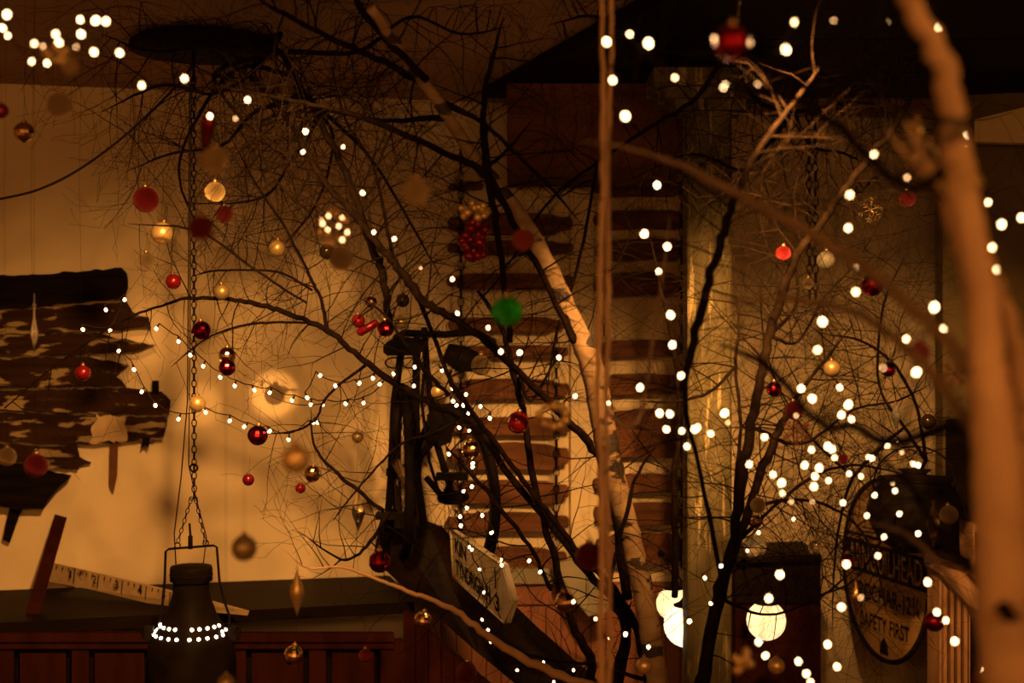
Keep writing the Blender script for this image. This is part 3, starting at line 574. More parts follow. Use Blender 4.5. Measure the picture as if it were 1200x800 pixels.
branch(T2, [(458, 385, 3.5, 9), (452, 345, 3.4, 9), (445, 310, 3.4, 10), (432, 280, 3.35, 10), (414, 225, 3.35, 9), (395, 180, 3.4, 8), (378, 150, 3.4, 8), (362, 122, 3.45, 6)], 'bark', 9, .2)
branch(T2, [(645, 690, 3.7, 5), (655, 600, 3.6, 4), (628, 540, 3.6, 4)][:1]+[(620, 640, 3.6, 5), (570, 575, 3.55, 6), (520, 520, 3.5, 4), (480, 560, 3.5, 3), (440, 620, 3.5, 2.5), (415, 655, 3.5, 2)][:3], 'bark', 6, .2)
branch(T2, [(608, 440, 3.5, 5), (600, 475, 3.5, 4), (640, 435, 3.5, 4)][:1]+[(622, 470, 3.5, 4), (645, 432, 3.5, 3), (665, 405, 3.5, 2)], 'bark', 3, .12)
branch(T2, [(384, 387, 3.6, 5), (376, 350, 3.6, 4), (366, 330, 3.6, 4), (352, 300, 3.6, 3), (330, 260, 3.6, 3), (300, 215, 3.6, 2.5), (270, 160, 3.6, 2)], 'bark', 11, .2, tr=.0013)
branch(T2, [(366, 340, 3.6, 3), (330, 320, 3.62, 3), (290, 316, 3.65, 2.5), (245, 318, 3.7, 2.5), (228, 323, 3.7, 2)], 'bark', 7, .16, tr=.0012)
branch(T2, [(372, 378, 3.6, 3), (320, 378, 3.6, 3), (280, 382, 3.6, 3), (240, 398, 3.6, 2.5), (200, 430, 3.6, 2)], 'bark', 6, .16, tr=.0012)
branch(T2, [(360, 355, 3.5, 2.5), (350, 300, 3.5, 3), (310, 262, 3.5, 2)][:1]+[(450, 545, 3.5, 2), (400, 600, 3.5, 2)][:0]+[(335, 340, 3.5, 3), (288, 308, 3.5, 3), (230, 270, 3.5, 3), (150, 262, 3.5, 2)], 'bark', 8, .18, tr=.0012)
branch(T2, [(432, 425, 3.65, 4), (385, 462, 3.65, 3), (370, 490, 3.65, 3), (345, 505, 3.65, 2.5), (300, 509, 3.65, 2)], 'bark', 6, .18, tr=.0012)
branch(T2, [(545, 489, 3.6, 5), (505, 508, 3.55, 3), (470, 520, 3.5, 3), (430, 560, 3.5, 2.5), (405, 590, 3.5, 2), (390, 610, 3.5, 2)], 'bark', 7, .18, tr=.0013)
branch(T2, [(450, 600, 3.5, 5), (420, 575, 3.5, 5), (385, 545, 3.5, 4), (368, 520, 3.5, 3), (364, 480, 3.5, 2)], 'bark', 6, .16, tr=.0012)
branch(T2, [(800, 860, 3.4, 16), (745, 828, 3.4, 14), (680, 800, 3.4, 11), (620, 775, 3.4, 10), (575, 748, 3.4, 9), (540, 720, 3.4, 7), (505, 703, 3.4, 6), (470, 690, 3.4, 5), (440, 678, 3.4, 4), (400, 664, 3.4, 3), (360, 665, 3.4, 2.5), (330, 640, 3.4, 2)], 'tanbark', 9, .16, tr=.0014)
branch(T2, [(770, 800, 3.7, 6), (700, 780, 3.65, 4), (640, 772, 3.6, 3), (580, 750, 3.6, 3), (530, 690, 3.6, 2)], 'bark', 8, .2)
branch(T2, [(455, 600, 3.6, 6), (452, 640, 3.6, 4), (430, 600, 3.6, 4), (395, 560, 3.6, 3)][:1]+[(430, 640, 3.55, 4), (400, 655, 3.5, 3), (350, 622, 3.5, 2)], 'bark', 5, .16)
branch(T2, [(745, 735, 3.75, 6), (715, 705, 3.6, 5), (722, 650, 3.55, 5), (735, 600, 3.5, 5), (745, 560, 3.5, 4), (770, 520, 3.5, 3)], 'bark', 7, .18)
branch(T2, [(790, 700, 3.7, 8), (792, 640, 3.65, 8), (790, 570, 3.6, 8), (796, 500, 3.6, 6), (792, 420, 3.55, 6), (775, 340, 3.5, 4), (760, 270, 3.5, 3)], 'bark', 14, .2, tr=.0014)

# dark stems before and beside the post
T3 = tree('dark_slender_tree', 830, 3.3, 'dark slender tree rising beside the post toward the ceiling')
branch(T3, [(815, 9000, 3.3, 24), (818, 860, 3.3, 20), (826, 780, 3.3, 14), (840, 700, 3.3, 12), (858, 640, 3.3, 12), (868, 570, 3.25, 12), (880, 500, 3.25, 12), (890, 450, 3.2, 11), (903, 390, 3.2, 11), (920, 335, 3.15, 11), (938, 292, 3.1, 10), (962, 262, 3.1, 9), (985, 228, 3.05, 9), (1008, 198, 3.05, 9), (1040, 160, 3.0, 8), (1058, 130, 3.0, 7), (1078, 96, 3.0, 5)], 'bark', 22, .22, name='trunk', t0=.25)
branch(T3, [(820, 840, 3.3, 12), (845, 700, 3.35, 9), (870, 620, 3.4, 10), (895, 545, 3.4, 11), (915, 500, 3.4, 10), (930, 470, 3.4, 6), (960, 430, 3.4, 4), (1000, 380, 3.4, 3)], 'bark', 14, .24)
branch(T3, [(860, 640, 3.3, 6), (862, 560, 3.3, 5), (868, 500, 3.3, 4), (862, 430, 3.3, 4), (866, 380, 3.3, 3), (860, 300, 3.3, 2.5)], 'bark', 10, .2)
branch(T3, [(850, 700, 3.2, 6), (822, 560, 3.0, 5), (802, 470, 2.75, 6), (812, 400, 2.7, 11), (830, 330, 2.65, 11), (848, 272, 2.6, 11), (862, 232, 2.6, 9), (885, 180, 2.6, 7), (930, 120, 2.6, 5), (960, 80, 2.6, 3)], 'bark', 14, .2)
branch(T3, [(905, 395, 3.2, 5), (935, 400, 3.3, 3), (965, 350, 3.4, 3), (1000, 310, 3.4, 3), (1030, 260, 3.4, 2.5), (1048, 220, 3.4, 2)], 'bark', 10, .22, tr=.0013)
branch(T3, [(985, 228, 3.05, 5), (1010, 225, 3.1, 4), (1025, 208, 3.1, 3), (1040, 215, 3.1, 2.5), (1060, 205, 3.1, 2)], 'bark', 4, .14)
branch(T3, [(860, 640, 3.4, 6), (900, 600, 3.5, 4), (950, 560, 3.6, 4), (1000, 545, 3.7, 3), (1060, 555, 3.8, 2.5)], 'bark', 16, .26, tr=.0014)
branch(T3, [(866, 600, 3.4, 5), (930, 585, 3.5, 4), (985, 600, 3.6, 3), (1020, 640, 3.6, 3), (1040, 720, 3.6, 2)], 'bark', 15, .26, tr=.0014)
branch(T3, [(880, 500, 3.4, 5), (940, 520, 3.5, 4), (1000, 480, 3.6, 3), (1050, 470, 3.6, 2.5), (1090, 450, 3.6, 2)], 'bark', 14, .26, tr=.0014)
branch(T3, [(905, 390, 3.4, 5), (935, 350, 3.5, 4), (920, 270, 3.5, 3), (890, 200, 3.5, 3), (880, 150, 3.5, 2)], 'bark', 14, .24, tr=.0014)
branch(T3, [(840, 700, 3.4, 5), (900, 720, 3.5, 3), (960, 700, 3.6, 3), (1010, 660, 3.6, 2)], 'bark', 8, .24, tr=.0014)
branch(T3, [(862, 430, 3.3, 4), (830, 460, 3.3, 4), (790, 470, 3.3, 3), (750, 470, 3.3, 3)], 'bark', 6, .2, tr=.0014)

# foreground pale trunk
T4 = tree('pale_trunk_tree', 1190, 1.45, 'pale orange-lit tree trunk standing close beside the olive pier')
branch(T4, [(1205, 9000, 1.45, 80), (1195, 870, 1.45, 76), (1186, 800, 1.45, 72), (1178, 700, 1.45, 68), (1172, 600, 1.45, 60), (1165, 500, 1.45, 52), (1156, 420, 1.45, 44), (1150, 330, 1.45, 38), (1141, 280, 1.45, 36), (1128, 225, 1.45, 38), (1119, 165, 1.42, 34), (1112, 110, 1.4, 30), (1092, 50, 1.38, 26), (1062, -10, 1.35, 22), (1040, -60, 1.32, 18)], 'tanbark', 0, name='trunk')
branch(T4, [(1168, 540, 1.45, 34), (1150, 430, 1.5, 24), (1140, 360, 1.5, 22), (1128, 300, 1.5, 18), (1108, 240, 1.5, 14), (1080, 180, 1.55, 10), (1060, 140, 1.6, 8)], 'tanbark', 0)
branch(T4, [(1190, 660, 1.5, 40), (1200, 520, 1.5, 34), (1192, 420, 1.5, 26), (1168, 330, 1.5, 15), (1150, 290, 1.5, 12), (1125, 245, 1.5, 11), (1095, 215, 1.55, 9), (1060, 180, 1.6, 6), (1040, 150, 1.6, 3)], 'tanbark', 0)
branch(T4, [(1172, 600, 1.46, 14), (1150, 520, 1.5, 14), (1105, 455, 1.55, 13), (1050, 398, 1.6, 12), (1000, 365, 1.7, 10), (930, 350, 1.8, 7), (870, 352, 1.8, 4), (820, 345, 1.8, 2)], 'midbark', 5, .1, tr=.001)
branch(T4, [(1172, 540, 1.45, 20), (1150, 460, 1.48, 18), (1110, 400, 1.52, 17), (1060, 350, 1.58, 16), (1000, 305, 1.65, 15), (930, 262, 1.72, 13), (850, 220, 1.8, 10), (790, 190, 1.85, 7), (730, 172, 1.9, 4), (680, 165, 1.9, 2)], 'midbark', 8, .12, tr=.001)
branch(T4, [(1168, 508, 1.45, 20), (1110, 500, 1.6, 14), (1050, 520, 1.7, 12), (1000, 500, 1.8, 10), (960, 495, 1.9, 8), (900, 430, 2.0, 8), (840, 400, 2.1, 6)], 'bark', 8, .12, tr=.001)
branch(T4, [(1185, 720, 1.4, 18), (1130, 660, 1.6, 12), (1085, 600, 1.7, 10), (1060, 560, 1.8, 8), (1010, 520, 1.9, 6)], 'bark', 5, .12)
branch(T4, [(1185, 760, 1.45, 12), (1140, 720, 1.6, 8), (1095, 655, 1.8, 6), (1060, 625, 1.9, 5), (1020, 612, 2.0, 4)], 'midbark', 3, .12)
branch(T4, [(1085, 35, 1.4, 16), (1040, 110, 1.5, 12), (1070, 215, 1.55, 12)][:1]+[(1030, 70, 1.5, 14), (960, 105, 1.6, 12), (880, 70, 1.7, 10), (800, 60, 1.8, 8)], 'bark', 5, .14)
branch(T4, [(1120, 190, 1.42, 14), (1060, 220, 1.5, 12), (985, 150, 1.6, 12), (920, 110, 1.7, 10), (840, 100, 1.8, 8)], 'bark', 6, .14)

# twin upright stems near the camera
T5 = tree('twin_hazel_stem', 708, 2.2, 'thin pair of upright brown stems in front of the birch trunk')
branch(T5, [(706, 9000, 2.2, 10), (705, 860, 2.2, 8), (704, 760, 2.2, 7), (706, 600, 2.2, 8), (701, 480, 2.2, 7), (702, 380, 2.2, 8), (706, 260, 2.2, 7), (707, 140, 2.2, 7), (706, 50, 2.2, 5), (705, -30, 2.2, 5)], 'tanbark', 3, .1, name='stem')
branch(T5, [(712, 9000, 2.22, 10), (713, 860, 2.22, 8), (714, 760, 2.22, 6), (712, 600, 2.22, 7), (710, 480, 2.22, 6), (712, 380, 2.22, 7), (712, 260, 2.22, 7), (713, 140, 2.22, 7), (717, 50, 2.22, 5), (716, -30, 2.2, 5)], 'tanbark', 3, .1, name='stem')
branch(T5, [(709, 480, 2.25, 5), (735, 500, 2.25, 6), (752, 480, 2.25, 5), (765, 400, 2.3, 4), (780, 300, 2.3, 3), (785, 250, 2.3, 2)], 'midbark', 3, .12)

# boughs hung beneath the ceiling on the left
T6 = empty('ceiling_bough', P(330, 60, 3.4), 'tangled dry bough tied beneath the ceiling around the black disc', 'bough')
for pts in ([(330, 40, 3.6, 7), (300, 80, 3.6, 6), (250, 110, 3.6, 4), (190, 100, 3.6, 4), (120, 130, 3.7, 3)],
            [(330, 60, 3.6, 7), (350, 110, 3.7, 8), (300, 130, 3.8, 5), (260, 170, 3.9, 4), (200, 180, 4.0, 3), (150, 200, 4.1, 2)],
            [(330, 40, 3.6, 6), (260, 50, 3.5, 5), (180, 60, 3.4, 4), (120, 40, 3.3, 3)],
            [(350, 100, 3.7, 7), (370, 140, 3.8, 5), (340, 190, 3.9, 4), (310, 230, 4.0, 3), (250, 240, 4.1, 2)],
            [(340, 60, 3.6, 7), (420, 60, 3.5, 5), (480, 20, 3.4, 4), (540, 40, 3.4, 3), (600, 30, 3.4, 2)],
            [(345, 90, 3.7, 6), (280, 80, 3.9, 5), (230, 140, 4.0, 4), (210, 210, 4.1, 3), (250, 300, 4.2, 2)],
            [(350, 110, 3.7, 6), (390, 160, 3.9, 4), (370, 240, 4.1, 3), (320, 300, 4.2, 2)],
            [(345, 100, 3.7, 6), (430, 180, 4.0, 4), (480, 260, 4.2, 3), (520, 330, 4.3, 2)]):
    branch(T6, pts, 'bark', 15, .24, droop=.05, tr=.0015)
branch(T6, [(330, 60, 3.6, 6), (290, 70, 3.5, 5), (250, 90, 3.4, 5), (290, 150, 3.3, 4), (330, 220, 3.3, 3), (380, 260, 3.3, 2)], 'bark', 10, .2)
T7 = empty('soffit_bough', P(860, 60, 3.4), 'dry bough spreading beneath the dark soffit above the post', 'bough')
for pts in ([(860, 40, 3.6, 6), (820, 110, 3.7, 6), (760, 150, 3.8, 5), (700, 190, 3.9, 4), (640, 240, 4.0, 3), (590, 320, 4.1, 2)],
            [(860, 40, 3.6, 6), (880, 110, 3.8, 6), (930, 130, 3.9, 5), (1000, 120, 4.0, 4), (1060, 130, 4.1, 2)],
            [(930, 130, 3.9, 5), (900, 170, 3.9, 4), (870, 200, 3.9, 4), (810, 180, 3.9, 3), (740, 210, 4.0, 2)],
            [(930, 130, 3.9, 5), (950, 170, 4.0, 4), (990, 180, 4.1, 3), (1030, 200, 4.2, 2)],
            [(860, 60, 3.6, 6), (780, 60, 3.4, 4), (700, 20, 3.3, 4), (640, 30, 3.2, 3)],
            [(700, 190, 3.9, 4), (680, 300, 4.0, 4), (650, 400, 4.0, 3), (640, 470, 4.0, 2)],
            [(860, 60, 3.6, 6), (990, 90, 3.6, 5), (1040, 60, 3.6, 4), (1080, 80, 3.6, 3)]):
    branch(T7, pts, 'bark', 14, .24, droop=.03, tr=.0015)
branch(T7, [(930, 130, 3.9, 4), (900, 100, 3.7, 4), (935, 85, 3.5, 4), (960, 78, 3.4, 5)], 'tanbark', 2, .1)
T8 = empty('fanned_bough', P(1040, 430, 4.3), 'fine wiry twigs fanned out over the plaster above the black pot', 'bough')
for pts in ([(1085, 540, 4.2, 5), (1075, 480, 4.3, 4), (1050, 430, 4.3, 4), (1010, 400, 4.3, 3), (960, 390, 4.4, 2)],
            [(1085, 540, 4.2, 5), (1060, 500, 4.2, 4), (1030, 450, 4.3, 3), (1035, 360, 4.3, 3), (1060, 300, 4.3, 2)],
            [(1060, 500, 4.3, 4), (1000, 560, 4.3, 4), (980, 640, 4.3, 3), (975, 740, 4.3, 2)],
            [(1085, 540, 4.2, 5), (1040, 620, 4.0, 3), (1000, 680, 4.0, 3), (950, 700, 4.0, 2)],
            [(1000, 560, 4.3, 4), (940, 500, 4.4, 3), (900, 420, 4.4, 2), (890, 330, 4.4, 2)]):
    branch(T8, pts, 'bark', 12, .26, tr=.0015)

# ---------------------------------------------------------------- string lights
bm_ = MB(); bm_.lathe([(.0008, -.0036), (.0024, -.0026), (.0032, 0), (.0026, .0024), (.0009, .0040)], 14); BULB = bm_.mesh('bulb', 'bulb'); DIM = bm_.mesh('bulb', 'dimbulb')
def string(pts, Y, label, sharp=False, jy=.08, size=1.0, cab=.0009, dim=False):
    size *= .85 if not sharp else 1.0
    n0 = pts[0]; root = empty('fairy_light_string', P(n0[0], n0[1], Y), label, 'fairy lights', 'strings of warm fairy lights'); ro = Vector(root.location); mb = MB(); cps = []
    for q in pts:
        y = Y+random.uniform(-jy, jy); p = P(q[0], q[1], y); s = (q[2] if len(q) > 2 else 1)*size
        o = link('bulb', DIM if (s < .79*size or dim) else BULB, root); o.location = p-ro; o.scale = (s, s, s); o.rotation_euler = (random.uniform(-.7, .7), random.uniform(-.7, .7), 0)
        off = Vector((random.uniform(-.7, .7), .15, random.uniform(.2, 1))).normalized()*(.016 if sharp else .010); c = p+off; cps.append(c)
        mb.tube([p+off*.15, p+off*.75, c], [.0022*s, .0018*s, cab], 5)
    for a, b in zip(cps, cps[1:]):
        d = (b-a).length
        if d > .45: continue
        m1 = a.lerp(b, .35)+Vector((random.uniform(-.05, .05)*d, .01, -.10*d)); m2 = a.lerp(b, .7)+Vector((random.uniform(-.05, .05)*d, .01, -.08*d)); mb.tube(spline([a, m1, m2, b], 3), cab, 4, cap=False)
    if Y < 2.5: a = cps[min(range(len(cps)), key=lambda i: -cps[i].z)]; mb.tube([a, Vector((a.x+.004, a.y, (a.z+CZ)/2)), Vector((a.x, a.y, CZ))], cab*.5, 4)
    mb.v = [tuple(Vector(v)-ro) for v in mb.v]; mb.build('cable', 'cable', root)
string([(8, 17, 1.4), (3, 33, 1.1), (9, 42, .8), (37, 72, .8), (40, 51, .8), (50, 54, .6), (55, 74, .9), (69, 50, 1.2), (65, 40, 1), (89, 55, .5), (95, 40, 1.2), (94, 23, 1), (112, 24, 1.4), (124, 25, 1.1), (110, 61, 1.1), (140, 62, 1.1), (166, 100, 1), (216, 92, 1)], 1.95, 'fairy lights clustered near the ceiling above the gold teardrop bauble', size=1.0)
string([(97, 386), (129, 387), (146, 351), (124, 363)][::-1]+[(139, 411), (157, 433), (166, 459), (182, 475), (209, 491), (241, 483), (269, 493), (286, 500), (316, 505), (338, 515), (367, 495), (372, 495)], 3.7, 'low fairy light wire looping from the weathered boards past the gold bauble', True, .03, 1.35, .0014)
string([(183, 385), (209, 400), (223, 416), (238, 429), (258, 442), (275, 452), (298, 457), (316, 460), (342, 469), (364, 474), (378, 474), (405, 473), (426, 472), (445, 450), (461, 438), (467, 453), (485, 452), (494, 430), (486, 430)], 3.7, 'fairy light wire draped across the bright wall to the bicycle saddle', True, .03, 1.35, .0014)
string([(360, 466), (375, 440), (393, 452), (421, 449), (437, 443)], 3.62, 'short run of five fairy lights above the draped wire', True, .03, 1.35, .0014)
string([(518, 434), (525, 440), (530, 455), (533, 456), (546, 462), (531, 470), (535, 475), (543, 475), (549, 484), (563, 476), (574, 490), (550, 505), (538, 501), (526, 532), (554, 543), (554, 547), (553, 570), (543, 575), (547, 595), (539, 605), (540, 616), (565, 604), (576, 624), (588, 656), (588, 662), (620, 657), (633, 670)], 3.55, 'fairy lights wound down the bicycle wheel to the arrow sign', True, .04, 1.3, .0014)
string([(550, 641), (553, 644), (562, 667), (567, 694), (565, 726), (572, 738), (575, 752), (596, 759, 1.3), (606, 785), (637, 776), (649, 799), (672, 785)], 3.45, 'fairy lights running down the arrow sign onto the low pale branch', True, .04, 1.0, .0014)
string([(672, 705, 1.2), (698, 725), (713, 748), (733, 743, 1.3), (760, 758, 1.2), (808, 728, 1.4), (833, 707), (826, 677, 1.1), (845, 663, 1.2), (876, 645), (889, 624), (930, 608)], 2.95, 'fairy lights rising from the birch trunk across the olive post', False, .05, 1.0)
string([(791, 91, .8), (738, 40, .8), (711, 49, 1.4), (718, 94, 1), (733, 136, 1.6), (760, 51, 1.7), (850, 102, 1.6), (888, 99, .7), (931, 26, .9), (921, 58, 1.6), (977, 24, .5), (1040, 26, .3)], 1.9, 'large glowing fairy lights under the dark soffit and lintel', False, .06, 1.0)
string([(770, 217, 1.3), (755, 274, 1.6), (782, 289, 1.3), (772, 318, .8), (786, 369, 1.5), (788, 404, 1.4), (798, 440, 1.2), (750, 454, 1.2), (773, 484, 1.4), (785, 485, 1.3), (781, 503, 1.2), (799, 505, .9), (805, 523, 1), (814, 503, 1.2), (817, 501, 1.2), (833, 508, 1), (849, 484, 1.5), (853, 495, .7)], 2.2, 'fairy lights hanging in a vertical line over the slats beside the post', False, .05, 1.0)
string([(402, 172, .8), (358, 154, 1.4), (355, 178, .9), (425, 226, 1.1), (438, 272, 1), (462, 280, 1.1), (493, 314, .5), (530, 327, 1), (536, 367, .9), (572, 384, 1), (587, 412, 1.2), (609, 413, 1.3), (655, 419, 1), (674, 464, 1), (713, 472, 1)], 2.6, 'fairy lights following the dark branch down toward the birch trunk', False, .05, 1.0)
string([(385, 253), (401, 255, .8), (378, 262, 1.1), (397, 265), (407, 272, 1.1), (401, 281, 1.1), (384, 269), (376, 258, .8)], 2.3, 'tiny added glowing dots for the sparkle on the gold bead cluster', False, .03, 1.0, dim=True)  # emissive dots added to brighten the beads, standing for their sparkle
string([(838, 46), (855, 66), (878, 50)], 1.75, 'three added glowing dots for reflections on the big dark red bauble', False, .03, 1.1, dim=True)  # emissive dots added in place of reflections on the red bauble
string([(290, 117, 1), (276, 139, .6), (246, 136, 1), (250, 188, .7)], 2.2, 'four fairy lights beside the red glitter drop', False, .05)
string([(1100, 32, 1), (1110, 67, 1.3), (1133, 158, 1.1), (1135, 171, .8), (1158, 237, .8), (1174, 263, 1.1), (1197, 255, 1.1), (1163, 290, 1.1), (1168, 316, 1.1), (1147, 345, 1.2)], 1.85, 'fairy lights strung down beside the pale trunk', False, .06, 1.0)
string([(1063, 208, .7), (1024, 181, 1.1), (996, 228, 1.1), (994, 267, 1), (1003, 313, .7), (1003, 342, 1), (964, 377, 1.3), (958, 410, .9), (1035, 431, .6), (1062, 397, .9), (1106, 385, 1.1), (1095, 360, 1.5), (1074, 436, 1.5)], 1.9, 'fairy lights scattered from the snowflake down to the pink bauble', False, .06, 1.0)
string([(939, 455, 1.3), (952, 467, 1.5), (984, 454, 1), (994, 474, 1.5), (986, 486, 1.2), (998, 491, 1), (963, 495, .9), (933, 487, .6), (896, 512, 1), (878, 544, 1), (906, 556, .9), (916, 566, 1.4), (917, 578, .8), (927, 588, .7), (943, 545, 1.2), (951, 527, .9), (970, 523, 1.3), (975, 526, 1.2), (978, 536, .8), (960, 548, 1.3), (955, 558, 1), (954, 570, 1.2), (971, 563, .8), (952, 588, .5)], 2.15, 'dense knot of fairy lights around the red snowflake', False, .06, 1.0)
string([(995, 555, .9), (1009, 558, .8), (1017, 535, .9), (1022, 537, .9), (1032, 515, .6), (1040, 523, 1), (1051, 517, 1.2), (1057, 530, .7), (1070, 543, 1.1), (1076, 545, .9), (1049, 575, .9), (1046, 567, .7), (1025, 580, 1), (988, 589, 1), (1016, 604, .9), (1054, 602, .9), (1036, 629, 1), (1076, 625, 1.1)], 2.35, 'fairy lights looping over the black pot and oval sign', False, .06, 1.0)
string([(1029, 651, .8), (992, 661, 1.2), (914, 673, 1.4), (901, 701, 1.2), (889, 752, 1.1), (897, 768, 1.1), (936, 775, 1.2), (945, 789, 1.1), (950, 799, 1), (981, 781, 1.1), (970, 755, 1.2), (986, 711, 1.2), (1009, 700, .6), (1087, 682, 1.1)], 2.1, 'fairy lights around the globe lamp and below the oval sign', False, .06, 1.0)
string([(1098, 717, 1), (1108, 727, 1.1), (1119, 751, 1.3), (1149, 784, .8), (1161, 784, 1)], 2.1, 'five fairy lights trailing over the carved oak cupboard', False, .05, 1.0)

# ---------------------------------------------------------------- baubles
def uvs(n=20, m=14): return [(max(.002, math.sin(math.pi*k/m)), -math.cos(math.pi*k/m)) for k in range(m+1)]
def sph(sm=True, n=20, m=14): b = MB(); b.lathe(uvs(n, m), n, smooth=sm); return b
ME = {}
def getm(kind):
    if kind in ME: return ME[kind]
    if kind in ('mosaic', 'redmosaic'): b = sph(False, 16, 11)
    elif kind == 'ribbed':
        b = MB(); n = 48; vs = []
        b.lathe(uvs(48, 16), 48); b.v = [(x*(1-.03*(int(round(math.atan2(y, x)/(2*math.pi)*48)) % 2)), y*(1-.03*(int(round(math.atan2(y, x)/(2*math.pi)*48)) % 2)), z) for x, y, z in b.v]
    else: b = sph()
    ME[kind] = b.mesh('ball', {'ribbed': 'red'}.get(kind, kind)); return ME[kind]
b_ = MB(); b_.lathe([(.24, .93), (.25, 1.16), (.2, 1.2), (.02, 1.2)], 12); b_.torus((0, 0, 1.3), .12, .025, (1, 0, 0), (0, 0, 1), 10, 4); CAP = b_.mesh('cap', 'brass')
def hang(root, ztop, ln):
    t = MB(); t.tube([(0, 0, ztop), (.01*ln, 0, ztop+ln*.5), (0, 0, ztop+ln)], .0003/root.scale[0], 4); t.build('hanging_thread', 'thread', root)
def bauble(px, py, r, Y, kind, label, th=.05, group='round christmas baubles on the branches'):
    p = P(px, py, Y); s = r*Y/F; root = empty('bauble', p, label, 'bauble', group); root.scale = (s, s, s); root.rotation_euler = (random.uniform(-.15, .15), random.uniform(-.15, .15), random.uniform(0, 6))
    if Y < 2.7 or label in TALL: th = CZ-p.z-1.35*s; root.rotation_euler = (0, 0, random.uniform(0, 6))
    link('ball', getm(kind), root); link('cap', CAP, root); hang(root, 1.35, th/s); return root
TALL = ('red satin bauble hanging before the peeling boards', 'red glitter bauble before the ragged lower boards', 'gold glass bauble before the lower boards at the frame edge', 'silver mirrored bauble under the ceiling lights cluster', 'tiny brown glitter bauble above the spindle by the bicycle')
